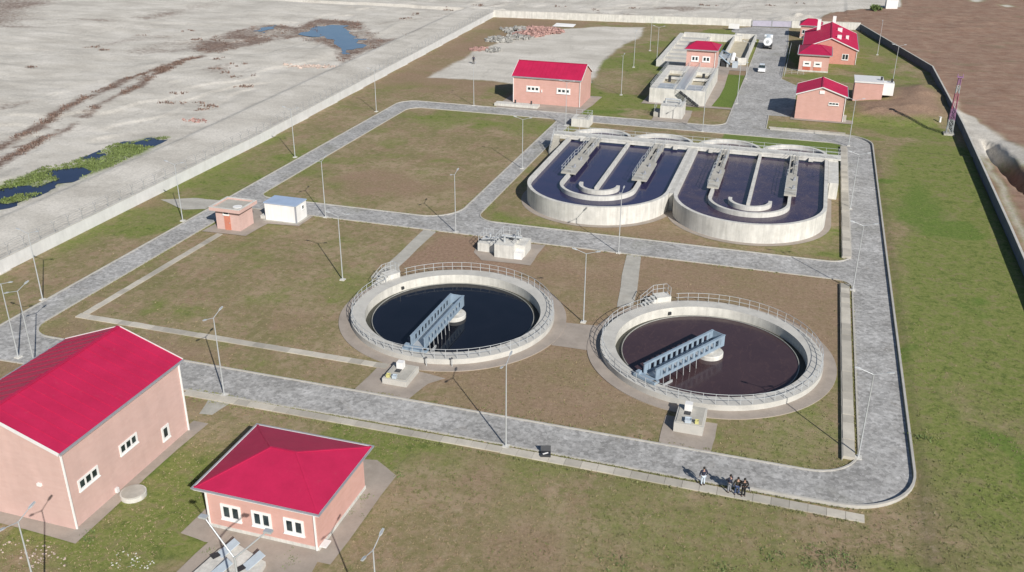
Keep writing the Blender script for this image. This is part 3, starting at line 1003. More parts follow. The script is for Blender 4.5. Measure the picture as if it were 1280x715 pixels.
def scraper(cx, cy, ang, label):
    root = thing('scraper_bridge', label, 'scraper bridge', (cx, cy, 0.30), ang, 'scraper bridges of the settling tanks')
    x0, x1 = -1.3, 9.3
    zb, zt = 0.42, 1.62
    for s in (-1, 1):
        m = MB()
        y = 0.72 * s
        m.box(x0, x1, y - 0.05, y + 0.05, zt - 0.24, zt)
        m.box(x0, x1, y - 0.05, y + 0.05, zb, zb + 0.30)
        m.box(x0, x1, y - 0.12, y + 0.12, zt, zt + 0.05)
        n = 13
        w = (x1 - x0) / n
        for i in range(n + 1):
            hw = 0.15 if 0 < i < n else 0.3
            xx = min(max(x0 + i * w, x0 + hw), x1 - hw)
            m.box(xx - hw, xx + hw, y - 0.047, y + 0.047, zb + 0.30, zt - 0.24)
        m.build('girder', M['steel_blue'], root, local=True)
    MB().box(x0 + 0.02, x1 - 0.3, -0.66, 0.66, zb + 0.05, zb + 0.11).build('deck', M['galv'], root, local=True)
    MB().box(x0 - 0.02, x0 + 0.06, -0.76, 0.76, zb, zt).build('end_plate', M['steel_blue'], root, local=True)
    m = MB().box(9.3, 10.05, -1.35, 1.2, 0.42, 0.66).box(9.45, 9.9, -1.2, -0.82, 0.66, 0.95)
    car = m.build('end_carriage', M['steel_blue'], root, local=True)
    for yy in (-1.1, 0.95):
        MB().tube((9.6, yy, 0.56), (9.85, yy, 0.56), 0.205, n=20).build('wheel', M['rubber'], car, local=True)
    for i in range(6):
        xx = 3.2 + i * 1.0
        MB().tube((xx, 0.85, -0.5 if i < 4 else -0.42), (xx, 0.78, zb + 0.3), 0.035).build('hanger', M['galv'], root, local=True)
    MB().box(7.0, 8.4, 0.9, 1.0, -0.48, -0.2).build('skimmer_blade', M['galv'], root, local=True)
    MB().tube((0, 0, -0.04), (0, 0, 0.47), 0.55, n=24).build('pivot', M['galv'], root, local=True)
    return root


scraper(*CL, math.radians(-91.5), 'pale blue half bridge reaching over the dark navy water of the left tank')
scraper(*CR, math.radians(-120.5), 'pale blue half bridge reaching over the brown water of the right tank')


# ------------------------------------------------------------------ oxidation basins
def basin(xc, water, label):
    R = 10.3
    root = thing('oxidation_basin', label, 'oxidation basin', (xc, 140, 0), 0, 'looped oxidation basins')
    yn, yf, T, zr, zw = 127.3, 151.8, 0.5, 2.6, 1.95
    U = [(xc - R, yf), (xc - R, 140.0)] + arc(xc, yn, R, 180, 360, 64) + [(xc + R, 140.0), (xc + R, yf)]
    m = MB()
    m.ribbon(U, 0, T, -0.2, zr, smooth=True)
    for s in (1, -1):
        m.ribbon(arc(xc + s * R / 2, yf + 0.002, R / 2, 0, 180, 32), 0, T, -0.2, zr, smooth=True)
    m.build('outer_wall', M['white_conc'], root)
    r = 5.3
    V = [(xc - r, yf - 2.0)] + arc(xc, 126.9, r, 180, 360, 40) + [(xc + r, yf - 2.0)]
    MB().ribbon(V, -0.22, 0.22, 1.2, zr - 0.03, smooth=True).build('inner_wall', M['white_conc'], root)
    MB().box(xc - 0.22, xc + 0.22, 125.4, yf - 0.3, 1.2, zr - 0.02).build('centre_wall', M['white_conc'], root)
    MB().ribbon(arc(xc + 0.15, 126.9, 2.7, 172, 368, 28), -0.24, 0.24, 1.2, zr - 0.04, smooth=True).build('guide_wall', M['white_conc'], root)
    wl = [(xc - R + 0.3, yf)] + arc(xc, yn, R - 0.3, 180, 360, 48) + [(xc + R - 0.3, yf)] + arc(xc + R / 2, yf, R / 2 - 0.3, 0, 180, 20) + arc(xc - R / 2, yf, R / 2 - 0.3, 0, 180, 20)
    MB().poly(wl, zw).build('water', M[water], root)
    for s in (-1, 1):
        xw = xc + s * r
        zt = 2.76
        p = MB()
        wd_ = 1.0 if water == 'w_ditch' else 0.74
        p.box(xw - 1.1 * wd_, xw + 1.1 * wd_, 130.2, 139.2, zt - 0.22, zt)
        # far half with a long slot beside the wall
        p.box(xw - 0.92 * wd_, xw - 0.45, 139.2, 149.6, zt - 0.22, zt)
        p.box(xw - 0.1, xw + 0.8 * wd_, 139.2, 149.6, zt - 0.22, zt)
        p.box(xw - 0.45, xw - 0.1, 139.2, 140.6, zt - 0.22, zt)
        p.box(xw - 0.45, xw - 0.1, 147.6, 149.6, zt - 0.22, zt)
        p.box(xw - 0.45, xw - 0.1, 143.2, 143.7, zt - 0.22, zt)
        pl = p.build('platform', M['conc'], root)
        for yy in (133.0, 137.0, 145.0):
            a = MB()
            a.box(xw + 0.15, xw + 0.5, yy - 0.25, yy + 0.25, zt, zt + 0.2)
            a.tube((xw + 0.32, yy, zt + 0.2), (xw + 0.32, yy, zt + 0.5), 0.15, n=14)
            a.build('aerator_motor', M['gutter'], pl)
        railing(pl, [(xw - 0.88 * wd_, 149.5, zt), (xw - 0.88 * wd_, 139.2, zt), (xw - 1.06 * wd_, 139.1, zt), (xw - 1.06 * wd_, 130.3, zt), (xw + 1.06 * wd_, 130.3, zt)], 0.95, 1.9)
        railing(pl, [(xw + 0.76 * wd_, 149.5, zt), (xw + 0.76 * wd_, 139.3, zt)], 0.95, 1.9)
        # support piers beneath the platform
        for yy in (132.0, 140.0, 148.0):
            MB().box(xw - 0.7 * wd_, xw + 0.7 * wd_, yy, yy + 0.25, 1.3, zt - 0.23).build('pier', M['conc'], pl)
    for s in (-0.75, 0.75):
        MB().box(xc + s * R - 0.35, xc + s * R + 0.35, 149.25, 149.62, 2.2, 2.72).build('sluice_box', M['white_conc'], root)
    return root


XL, XR = -26.4, -5.25
bl = basin(XL, 'w_ditch', 'left oxidation basin with dark blue water and looped walls')
br = basin(XR, 'w_ditch2', 'right oxidation basin with streaky brown water beside the eastern road')
MB().box(XL + 10.3, XR - 10.3, 126.2, 151.8, -0.1, 2.58).build('divider', M['rim'], bl)
MB().box(5.1, 6.55, 138.5, 152.4, -0.1, 2.45).build('side_landing', M['white_conc'], br)
for k, (xc, a, b) in enumerate(((XL, -37.9, -15.6), (XR, -16.1, 6.4))):
    R = 11.15
    struct('apron', MB().poly(arc(xc, 127.3, R, 180, 360, 40) + [(xc + R, 158.3), (xc - R, 158.3)], 0.04 + 0.005 * k), M['slab'])

wk = thing('walkway', 'long concrete walkway with railings across the back of both oxidation basins', 'walkway', (-16, 150.9, 2.6))
MB().box(-39.2, 6.9, 149.7, 152.1, 2.64, 2.86).build('deck', M['white_conc'], wk)
MB().box(-38.8, 6.5, 149.75, 150.05, 2.2, 2.64).build('beam', M['white_conc'], wk)
railing(wk, [(-39.1, 149.8, 2.86), (6.8, 149.8, 2.86)], 1.0, 1.9)
railing(wk, [(-39.1, 152.0, 2.86), (6.8, 152.0, 2.86)], 1.0, 1.9)
for xx in (-38.7, 6.3):
    MB().box(xx - 0.25, xx + 0.25, 150.4, 151.4, 0, 2.64).build('support', M['white_conc'], wk)
sm = MB()
for k in range(11):
    zt = 2.86 - 0.26 * (k + 1)
    sm.box(-39.15, -38.05, 149.7 - 0.28 * (k + 1), 149.7 - 0.28 * k, max(zt - 0.5, 0), zt)
stp = sm.build('steps', M['conc'], wk)
railing(stp, [(-39.1, 149.6, 2.8), (-39.1, 146.7, 0.1)], 1.0, 1.0)

# small chambers -------------------------------------------------------
ch = thing('valve_chamber', 'white concrete chamber with railed top and pipework between road and left round tank', 'chamber', (-33.4, 104.3, 0))
m = MB()
m.box(-34.0, -31.6, 102.4, 106.3, 0, 1.75)
m.box(-36.6, -34.0, 103.6, 106.3, 0, 1.15)
m.box(-31.6, -30.4, 103.6, 106.3, 0, 1.5)
m.build('body', M['white_conc'], ch)
MB().box(-31.55, -30.5, 102.5, 103.6, 0, 0.9).build('lower_box', M['white'], ch)
pp = MB().tube((-33.6, 104.4, 2.2), (-31.0, 104.4, 2.2), 0.16, n=12).tube((-33.0, 103.4, 1.75), (-33.0, 103.4, 2.6), 0.14, n=12).tube((-31.9, 105.4, 1.75), (-31.9, 105.4, 2.7), 0.14, n=12)
pp.tube((-35.4, 105.0, 1.15), (-35.4, 105.0, 2.0), 0.16, n=12).tube((-36.2, 104.2, 1.5), (-34.0, 104.2, 1.9), 0.13, n=12)
pp.build('pipework', M['galv'], ch)
railing(ch, [(-34.0, 102.5, 1.75), (-34.0, 106.2, 1.75), (-31.7, 106.2, 1.75), (-31.7, 103.0, 1.75)], 1.0, 0.9)
railing(ch, [(-36.5, 103.7, 1.15), (-36.5, 106.2, 1.15), (-34.2, 106.2, 1.15)], 1.0, 0.9)
MB().tube((-32.4, 104.6, 1.75), (-32.4, 104.6, 2.25), 0.3, n=16).build('valve_wheel', M['dark_metal'], ch)


def pit(x0, x1, y0, y1, h, label, sw):
    r = thing('pump_pit', label, 'pump pit', ((x0 + x1) / 2, (y0 + y1) / 2, 0), 0, 'low concrete pits by the round tanks')
    MB().box(x0, x1, y0, y1, 0, h).build('body', M['rim'], r)
    MB().box(x0 + 0.15, x1 - 0.15, y0 + 0.18, y1 - 0.15, h + 0.003, h + 0.06).build('lid', M['conc'], r)
    cx, cy = x0 + 0.9, y1 - 0.8
    MB().box(cx - 0.3, cx + 0.35, cy - 0.3, cy + 0.3, h + 0.06, h + 0.72).build('control_box', M['white'], r)
    MB().box(cx - 0.25, cx + 0.3, cy - 0.95, cy - 0.35, h + 0.063, h + 0.09).build('hatch', M['dark_metal'], r)
    return r


pa = pit(-34.35, -31.9, 69.9, 73.0, 0.62, 'low grey concrete pit at the foot of the left round tank', 0)
pb = pit(-7.0, -4.5, 70.2, 73.4, 0.95, 'taller pale concrete pit at the foot of the right round tank', 1)


def tote(x, y, z, mat, label, s=0.5):
    r = thing('plastic_crate', label, 'crate', (x, y, z), 0.1)
    m = MB()
    a = s / 2
    t_ = 0.035
    for (p, q, u, v) in ((-a, a, -a, -a + t_), (-a, a, a - t_, a), (-a, -a + t_, -a + t_, a - t_), (a - t_, a, -a + t_, a - t_)):
        m.box(p, q, u, v, 0, 0.3)
    m.box(-a + t_, a - t_, -a + t_, a - t_, 0, 0.03)
    m.box(-a - 0.03, a + 0.03, -a - 0.03, -a, 0.26, 0.31).box(-a - 0.03, a + 0.03, a, a + 0.03, 0.26, 0.31)
    m.build('tub', M[mat], r, local=True)
    MB().box(-a + t_ + 0.003, a - t_ - 0.003, -a + t_ + 0.003, a - t_ - 0.003, 0.035, 0.24).build('contents', M[mat], r, local=True)
    return r


tote(-33.85, 70.2, 0.68, 'yellow', 'yellow crate on the front edge of the low grey pit', 0.34)
tote(-33.2, 70.2, 0.68, 'skyblue', 'pale blue crate on the front edge of the low grey pit', 0.4)
tote(-5.85, 70.6, 1.01, 'skyblue', 'large pale blue crate on the front edge of the taller pale pit', 0.55)
tote(-5.1, 70.55, 1.01, 'yellow', 'small yellow crate on the front edge of the taller pale pit', 0.3)
MB_ = MB().tube((-45.55, 48.35, 0.0), (-45.55, 48.35, 0.34), 0.98, n=40).tube((-45.55, 48.35, 0.34), (-45.55, 48.35, 0.39), 0.9, n=40)
mh = thing('manhole', 'round raised concrete manhole in the grass beside the big hall', 'manhole', (-45.55, 48.35, 0))
MB().tube((-45.55, 48.35, 0.0), (-45.55, 48.35, 0.36), 0.98, n=40).build('ring', M['white_conc'], mh)
MB().tube((-45.55, 48.35, 0.362), (-45.55, 48.35, 0.42), 0.88, n=40).build('lid', M['conc'], mh)

# short pipe stubs between the tanks
for (px_, py_, lb) in ((533, 458, 'short vent pipe beside the left round tank near the low pit'), (565, 459, 'capped vent pipe on the verge right of the low pit')):
    x, y = G(px_, py_)
    v = thing('vent_pipe', lb, 'vent pipe', (x, y, 0))
    MB().tube((x, y, 0), (x, y, 0.95), 0.055, n=10).build('pipe', M['galv'], v)
    MB().tube((x, y, 0.95), (x, y, 1.08), 0.13, 0.05, n=12).build('cap', M['dark_metal'], v)


# ------------------------------------------------------------------ buildings
def add_window(root, face, pos, a0, a1, z0, z1, panes=2, fr=0.14, mull=0.2, frame='white', group=None):
    def bx(m, u0, u1, q0, q1, d0, d1):
        if face == 'y-':
            m.box(u0, u1, pos - d1, pos - d0, q0, q1)
        elif face == 'y+':
            m.box(u0, u1, pos + d0, pos + d1, q0, q1)
        elif face == 'x+':
            m.box(pos + d0, pos + d1, u0, u1, q0, q1)
        else:
            m.box(pos - d1, pos - d0, u0, u1, q0, q1)
        return m
    m = MB()
    bx(m, a0, a1, z1 - fr, z1, 0.002, 0.075)
    bx(m, a0, a1, z0, z0 + fr, 0.002, 0.075)
    xs = [a0]
    w = (a1 - a0 - 2 * fr - (panes - 1) * mull) / panes
    bx(m, a0, a0 + fr, z0 + fr, z1 - fr, 0.002, 0.07)
    bx(m, a1 - fr, a1, z0 + fr, z1 - fr, 0.002, 0.07)
    for i in range(panes - 1):
        u = a0 + fr + (i + 1) * w + i * mull
        bx(m, u, u + mull, z0 + fr, z1 - fr, 0.002, 0.06)
    wo = m.build('window', M[frame], root)
    g = MB()
    for i in range(panes):
        u = a0 + fr + i * (w + mull)
        bx(g, u + 0.001, u + w - 0.001, z0 + fr, z1 - fr, 0.004, 0.014)
    g.build('pane', M['glass'], wo)
    s = MB()
    bx(s, a0 - 0.04, a1 + 0.04, z0 - 0.07, z0 - 0.002, 0.003, 0.14)
    s.build('sill', M[frame], wo)
    return wo


def downpipe(root, x, y, z0, z1):
    MB().box(x - 0.055, x + 0.055, y - 0.055, y + 0.055, z0, z1).build('downpipe', M['white'], root)


def gable(name, label, cat, x0, x1, y0, y1, eave, ridge, axis_, wall, oh=0.35, og=0.25, zb=0.0, rib=0.8, group=None, deep=0.2):
    root = thing(name, label, cat, ((x0 + x1) / 2, (y0 + y1) / 2, zb), 0, group)
    if axis_ == 'y':
        T = lambda u, v, z: (u, v, z)
        u0, u1, v0, v1 = x0, x1, y0, y1
    else:
        T = lambda u, v, z: (v, u, z)
        u0, u1, v0, v1 = y0, y1, x0, x1
    um = (u0 + u1) / 2
    half = (u1 - u0) / 2
    k = (ridge - eave) / half
    th = 0.1
    zw = lambda u: ridge - th - 0.03 - k * abs(u - um)
    m = MB()
    sec = [(u0, zb), (u1, zb), (u1, zw(u1)), (um, zw(um)), (u0, zw(u0))]
    vs = [T(u, v0, z) for u, z in sec] + [T(u, v1, z) for u, z in sec]
    m.add(vs, [(0, 1, 2, 3, 4), (9, 8, 7, 6, 5), (0, 5, 6, 1), (1, 6, 7, 2), (4, 9, 5, 0)])
    m.build('wall', M[wall], root)
    r = MB()
    V0, V1 = v0 - og, v1 + og
    for s in (-1, 1):
        ue = um + s * (half + oh)
        ze = ridge - k * (half + oh)
        q = [(um, ridge), (ue, ze), (ue, ze - th), (um, ridge - th)]
        vs = [T(a, V0, z) for a, z in q] + [T(a, V1, z) for a, z in q]
        r.add(vs, [(0, 1, 5, 4), (1, 2, 6, 5), (2, 3, 7, 6), (0, 3, 2, 1), (4, 5, 6, 7)])
        n = int((V1 - V0) / rib)
        for i in range(1, n):
            v = V0 + (V1 - V0) * i / n
            a = Vector(T(um + s * 0.08, v, ridge - k * 0.08 + 0.012))
            b = Vector(T(ue - s * 0.02, v, ze + 0.012 + k * 0.02))
            r.bar(a, b, 0.045, 0.05)
    rf = r.build('roof', M['roof'], root)
    MB().bar(T(um, V0 + 0.02, ridge + 0.03), T(um, V1 - 0.02, ridge + 0.03), 0.3, 0.06).build('ridge_cap', M['roof'], rf)
    for v, s2 in ((V0 - 0.03, -1), (V1 + 0.03, 1)):
        fb = MB()
        for s in (-1, 1):
            a = T(um - s * 0.0, v, ridge - deep / 2 + 0.06)
            b = T(um + s * (half + oh), v, ridge - k * (half + oh) - deep / 2 + 0.06)
            fb.bar(a, b, 0.06, deep)
        fb.build('verge_board', M['fascia'], root)
    for s in (-1, 1):
        ue = um + s * (half + oh)
        ze = ridge - k * (half + oh)
        a = T(ue + s * 0.07, V0, ze - 0.06)
        b = T(ue + s * 0.07, V1, ze - 0.06)
        MB().bar(a, b, 0.13, 0.12).build('gutter', M['gutter'], root)
        a = T(ue - s * 0.02, V0 + 0.03, ze - 0.19)
        b = T(ue - s * 0.02, V1 - 0.03, ze - 0.19)
        MB().bar(a, b, 0.05, 0.14).build('eaves_board', M['fascia'], root)
        # soffit
        MB().bar(T(um + s * (half + oh / 2), V0 + 0.05, ze - 0.2), T(um + s * (half + oh / 2), V1 - 0.05, ze - 0.2), oh, 0.03).build('soffit', M['fascia'], root)
    return root, um, ridge, k


def hip(name, label, cat, x0, x1, y0, y1, eave, ridge, ra, rb, wall, oh=0.5, zb=0.0, group=None, plinth=True):
    """hip roof; ra, rb ridge ends (x, y)"""
    root = thing(name, label, cat, ((x0 + x1) / 2, (y0 + y1) / 2, zb), 0, group)
    MB().box(x0, x1, y0, y1, zb, eave - 0.02).build('wall', M[wall], root)
    X0, X1, Y0, Y1 = x0 - oh, x1 + oh, y0 - oh, y1 + oh
    z = eave
    A, B, Cc, D = (X0, Y0, z), (X1, Y0, z), (X1, Y1, z), (X0, Y1, z)
    P, Q = (*ra, ridge), (*rb, ridge)
    r = MB()
    r.add([A, B, Q, P], [(0, 1, 2, 3)])
    r.add([B, Cc, Q], [(0, 1, 2)])
    r.add([Cc, D, P, Q], [(0, 1, 2, 3)])
    r.add([D, A, P], [(0, 1, 2)])
    r.add([A, B, Cc, D], [(0, 3, 2, 1)])
    rf = r.build('roof', M['roof'], root)
    hc = MB()
    for a, b in ((A, P), (B, Q), (Cc, Q), (D, P), (P, Q)):
        hc.bar(Vector(a) + Vector((0, 0, 0.01)), Vector(b) + Vector((0, 0, 0.02)), 0.16, 0.05)
    hc.build('hip_cap', M['roof'], rf)
    f = MB()
    f.box(X0 - 0.05, X1 + 0.05, Y0 - 0.06, Y0, z - 0.2, z + 0.0).box(X0 - 0.05, X1 + 0.05, Y1, Y1 + 0.06, z - 0.2, z + 0.0)
    f.box(X0 - 0.06, X0, Y0, Y1, z - 0.2, z + 0.0).box(X1, X1 + 0.06, Y0, Y1, z - 0.2, z + 0.0)
    f.build('fascia', M['fascia'], root)
    g = MB()
    g.box(X0 - 0.17, X1 + 0.17, Y0 - 0.17, Y0 - 0.06, z - 0.06, z + 0.04).box(X0 - 0.17, X1 + 0.17, Y1 + 0.06, Y1 + 0.17, z - 0.06, z + 0.04)
    g.box(X0 - 0.17, X0 - 0.06, Y0 - 0.06, Y1 + 0.06, z - 0.06, z + 0.04).box(X1 + 0.06, X1 + 0.17, Y0 - 0.06, Y1 + 0.06, z - 0.06, z + 0.04)
    g.build('gutter', M['gutter'], root)
    MB().box(X0, X1, Y0, Y1, z - 0.18, z - 0.03).build('soffit', M['fascia'], root)
    if plinth:
        MB().box(x0 - 0.05, x1 + 0.05, y0 - 0.05, y1 + 0.05, zb - 0.05, zb + 0.33).build('plinth', M['white_conc'], root)
    return root


# big hall in the lower left
H, um, zr, k = gable('machine_hall', 'biggest pale pink hall with red gable roof, cut off by the left edge', 'hall', -58.2, -47.0, 43.6, 57.6, 7.0, 9.05, 'y', 'brick_pale', oh=0.3, og=0.22, rib=1.0, deep=0.26)
add_window(H, 'x+', -47.0, 44.7, 46.85, 2.66, 3.6, 3, 0.16, 0.14)
add_window(H, 'x+', -47.0, 49.3, 51.4, 2.76, 3.68, 3, 0.16, 0.14)
add_window(H, 'x+', -47.0, 54.2, 55.15, 0.95, 2.22, 1, 0.2)
downpipe(H, -46.92, 43.7, 0, 6.85)
downpipe(H, -46.92, 57.5, 0, 6.85)
MB().obox((-49.3, 43.52, 3.6), (0.35, 0.16, 0.22)).build('wall_lamp', M['white'], H)
MB().obox((-46.9, 48.2, 0.35), (0.2, 0.28, 0.4)).build('meter_box', M['fascia'], H)

# small hip roofed house
S = hip('pump_house', 'small pink pump house with red hipped roof and three white windows, at the bottom', 'pump house', -37.8, -28.85, 47.0, 54.6, 3.75, 5.25, (-34.4, 50.8), (-32.3, 50.8), 'brick', 0.52)
for a0, a1 in ((-36.65, -35.0), (-34.1, -32.5), (-31.5, -29.88)):
    add_window(S, 'y-', 47.0, a0, a1, 1.06, 2.4, 2, 0.2, 0.24)
downpipe(S, -37.72, 46.9, 0.1, 3.55)
downpipe(S, -28.95, 46.9, 0.1, 3.55)
m = MB().box(-28.83, -28.3, 47.05, 47.85, 0.33, 0.42)
m.build('doorstep_slab', M['white'], S)

# pink block north of the lawn
N, um, zr, k = gable('workshop', 'long salmon workshop with one red roof slope and two white windows, across the lawn', 'workshop', -55.8, -41.9, 180.2, 189.2, 5.55, 7.65, 'x', 'brick', oh=0.3, og=0.2)
add_window(N, 'y-', 180.2, -53.0, -50.25, 2.5, 3.6, 3, 0.3, 0.26)
add_window(N, 'y-', 180.2, -46.75, -43.95, 2.5, 3.6, 3, 0.3, 0.26)
downpipe(N, -55.7, 180.1, 0.1, 5.3)
downpipe(N, -42.0, 180.1, 0.1, 5.3)
MB().box(-49.9, -49.7, 180.02, 180.2, 2.5, 3.0).build('wall_lamp', M['white'], N)
rmp = thing('loading_ledge', 'low white concrete ledge along the left foot of the salmon workshop', 'ledge', (-54, 177.4, 0))
MB().box(-58.5, -49.6, 176.3, 178.2, 0, 0.55).build('slab', M['white_conc'], rmp)
for xx in (-54.5, -51.2):
    MB().tube((xx, 177.6, 0.55), (xx, 177.6, 1.2), 0.16, n=12).build('bollard', M['dark_metal'], rmp)

# north-east group
E1, um, zr, k = gable('filter_house', 'pink gabled house with its blank end wall facing the oxidation basins', 'house', -1.05, 7.75, 185.2, 194.2, 4.85, 6.35, 'y', 'brick', oh=0.3, og=0.25)
MB().box(2.9, 3.8, 185.08, 185.2, 5.05, 5.65).build('vent_cover', M['white'], E1)
add_window(E1, 'y-', 185.2, 4.75, 6.6, 3.05, 3.6, 3, 0.12, 0.1, frame='white')
downpipe(E1, 7.68, 185.1, 0.1, 4.6)
MB().box(7.8, 8.3, 185.4, 186.6, 0, 1.1).build('side_step', M['conc'], E1)
bk = thing('bunker', 'flat roofed pink bunker half buried in the brown earth mound', 'bunker', (12.4, 206, 0))
MB().box(9.75, 15.2, 203.0, 209.0, -0.3, 4.0).build('wall', M['brick'], bk)
MB().box(9.6, 15.3, 202.85, 209.2, 4.0, 4.3).build('roof', M['fascia'], bk)
MB().box(15.35, 17.4, 204.8, 207.6, 1.4, 3.8).build('side_chamber', M['white'], bk)
MB().box(14.6, 15.0, 205, 205.4, 4.3, 5.0).build('vent', M['dark_metal'], bk)
MB().box(16.7, 17.1, 206.0, 206.4, 3.8, 4.5).build('vent', M['dark_metal'], bk)
E2, um, zr, k = gable('office_building', 'largest pink gabled building at the back with white roof vents', 'building', -1.4, 11.0, 242.5, 267.5, 3.6, 6.1, 'y', 'brick_deep', oh=0.3, og=0.3)
add_window(E2, 'y-', 242.5, 7.7, 9.2, 1.1, 2.5, 2, 0.12, 0.12)
downpipe(E2, 10.95, 242.4, 0.1, 3.3)
for (xx, yy, s_) in ((6.6, 247.0, 0.5), (6.8, 258.5, 0.55), (8.6, 252.0, 0.35)):
    zz = zr - k * (xx - um)
    c_ = MB().box(xx - s_, xx + s_, yy - s_, yy + s_, zz - 0.3, zz + 0.75)
    c_.build('roof_vent', M['white'], E2)
for (xx, yy) in ((1.6, 262.0), (5.3, 268.9)):
    MB().box(xx - 0.42, xx + 0.42, yy - 0.42, yy + 0.42, 4.2, zr + 1.35).build('chimney', M['white'], E2)
E3 = hip('porch_house', 'low pink annex with red hipped roof in front of the largest gabled building', 'annex', -1.9, 4.7, 231.0, 242.2, 4.0, 5.3, (0.6, 237), (2.3, 237), 'brick', 0.45)
add_window(E3, 'y-', 231.0, -1.0, 0.75, 1.25, 2.4, 1, 0.42)
add_window(E3, 'y-', 231.0, 1.4, 3.15, 1.25, 2.4, 1, 0.42)
MB().box(-0.95, 0.7, 230.94, 231.0, 0.35, 1.15).build('panel', M['door_red'], E3)
MB().box(1.45, 3.1, 230.94, 231.0, 0.35, 1.15).build('panel', M['door_brown'], E3)
E4 = hip('guard_house', 'small pink guard house with red roof by the far gate', 'guard house', -3.0, 2.2, 277.0, 283.5, 3.5, 4.9, (-1.4, 280.2), (0.6, 280.2), 'brick', 0.4)
add_window(E4, 'y-', 277.0, -2.6, -1.2, 1.2, 2.3, 2, 0.12, 0.1)
add_window(E4, 'y-', 277.0, 0.2, 1.6, 1.2, 2.3, 2, 0.12, 0.1)

# kiosk and site container
K = thing('transformer_kiosk', 'little pink kiosk with flat grey roof beside the western road', 'kiosk', (-70.2, 101.6, 0))
MB().box(-72.0, -68.5, 100.15, 103.4, 0, 2.75).build('wall', M['brick_pale'], K)
rk = MB()
rk.ribbon([(-72.55, 99.6), (-68.0, 99.6), (-68.0, 103.95), (-72.55, 103.95)], 0.0, 0.28, 2.72, 3.2, closed=True)
rk.build('parapet', M['brick_pale'], K)
ck = MB()
ck.ribbon([(-72.57, 99.58), (-67.98, 99.58), (-67.98, 103.97), (-72.57, 103.97)], 0.0, 0.31, 3.2, 3.25, closed=True)
ck.build('coping', M['white_conc'], K)
MB().box(-72.25, -68.3, 99.9, 103.65, 2.9, 3.0).build('roof', M['conc'], K)
MB().tube((-69.3, 101.3, 3.0), (-69.3, 101.3, 3.06), 0.62, n=24).build('roof_patch', M['white'], K)
dk = MB().box(-70.75, -69.85, 100.09, 100.15, 0.05, 2.1).build('door', M['door_brown'], K)
MB().box(-69.98, -69.92, 100.04, 100.09, 1.0, 1.15).build('handle', M['galv'], dk)
add_window(K, 'y-', 100.15, -70.85, -69.95, 2.15, 2.65, 1, 0.1)
W = thing('site_container', 'white site container with blue roof beside the pink kiosk', 'container', (-65.3, 106.2, 0))
MB().box(-67.6, -62.9, 105.0, 107.9, 0.12, 2.5).build('body', M['white'], W)
MB().box(-67.7, -62.8, 104.9, 108.0, 2.5, 2.62).build('roof', M['blue_roof'], W)
MB().box(-67.9, -62.6, 104.7, 108.2, 0.0, 0.12).build('base', M['conc'], W)
MB().box(-63.02, -62.85, 104.94, 105.1, 0.12, 2.5).build('corner_post', M['gutter'], W)
add_window(W, 'x+', -62.9, 106.6, 107.2, 1.5, 2.1, 1, 0.06)
MB().box(-68.6, -67.75, 105.3, 106.2, 0.0, 0.5).build('step_box', M['white_conc'], W)

# ------------------------------------------------------------------ inlet works in the north
D = thing('grit_tanks', 'raised concrete tank block with two open bays in front of the red hipped house', 'tank block', (-24.2, 201, 0))
m = MB()
dx = [-29.7, -28.3, -24.9, -22.5, -19.4, -18.6]
dy = [189.0, 194.5, 207.5, 213.2]
for a, b in ((0, 1), (2, 3), (4, 5)):
    m.box(dx[a], dx[b], dy[0], dy[3], -0.1, 3.0)
for a, b in ((1, 2), (3, 4)):
    m.box(dx[a], dx[b], dy[0], dy[1], -0.1, 2.995)
    m.box(dx[a], dx[b], dy[2], dy[3], -0.1, 2.995)
    m.box(dx[a], dx[b], 200.6, 201.3, 2.5, 2.97)
m.build('wall', M['white_conc'], D)
for a, b in ((1, 2), (3, 4)):
    MB().box(dx[a], dx[b], dy[1], dy[2], 1.9, 2.3).build('sand_layer', M['sand_bed'], D)
    MB().box(dx[a] + 0.02, dx[b] - 0.02, 196.2, 197.1, 2.3, 2.36).build('trough', M['dark_trough'], D)  # thin dark strips laid across the sand layer
    MB().box(dx[a] + 0.02, dx[b] - 0.02, 204.2, 205.4, 2.3, 2.36).build('trough', M['dark_trough'], D)
    MB().box(dx[a] + 0.05, dx[b] - 0.05, 189.3, 193.9, 3.0, 3.05).build('cover_grating', M['galv'], D)
MB().box(dx[2] + 0.3, dx[3] - 0.3, 189.2, 213.0, 3.0, 3.06).build('gangway', M['galv'], D)
sx = MB()
for kx in range(11):
    zt = 3.0 - 0.27 * (kx + 1)
    sx.box(-23.6 + 0.36 * kx, -23.24 + 0.36 * kx, 187.95, 188.97, zt - 0.12, zt)
sx.bar((-23.6, 187.97, 2.75), (-19.6, 187.97, 0.0), 0.06, 0.3).bar((-23.6, 188.94, 2.75), (-19.6, 188.94, 0.0), 0.06, 0.3)
sf = sx.build('steps', M['dark_metal'], D)
railing(sf, [(-23.7, 187.97, 2.95), (-19.6, 187.97, 0.1)], 1.0, 1.1)
railing(D, [(-29.6, 213.0, 3.0), (-29.6, 189.1, 3.0), (-24.9, 189.1, 3.0)], 1.0, 1.8)
railing(D, [(-22.4, 189.1, 3.0), (-18.7, 189.1, 3.0), (-18.7, 213.0, 3.0)], 1.0, 1.8)
railing(D, [(-24.85, 189.1, 3.06), (-24.85, 213.0, 3.06)], 1.0, 2.2)
railing(D, [(-22.55, 189.1, 3.06), (-22.55, 213.0, 3.06)], 1.0, 2.2)
for (a, b) in ((-20.7, 203.6), (-27.2, 199.0)):
    MB().tube((a, b, 2.3), (a, b, 3.5), 0.3, n=12).build('mixer_motor', M['dark_metal'], D)

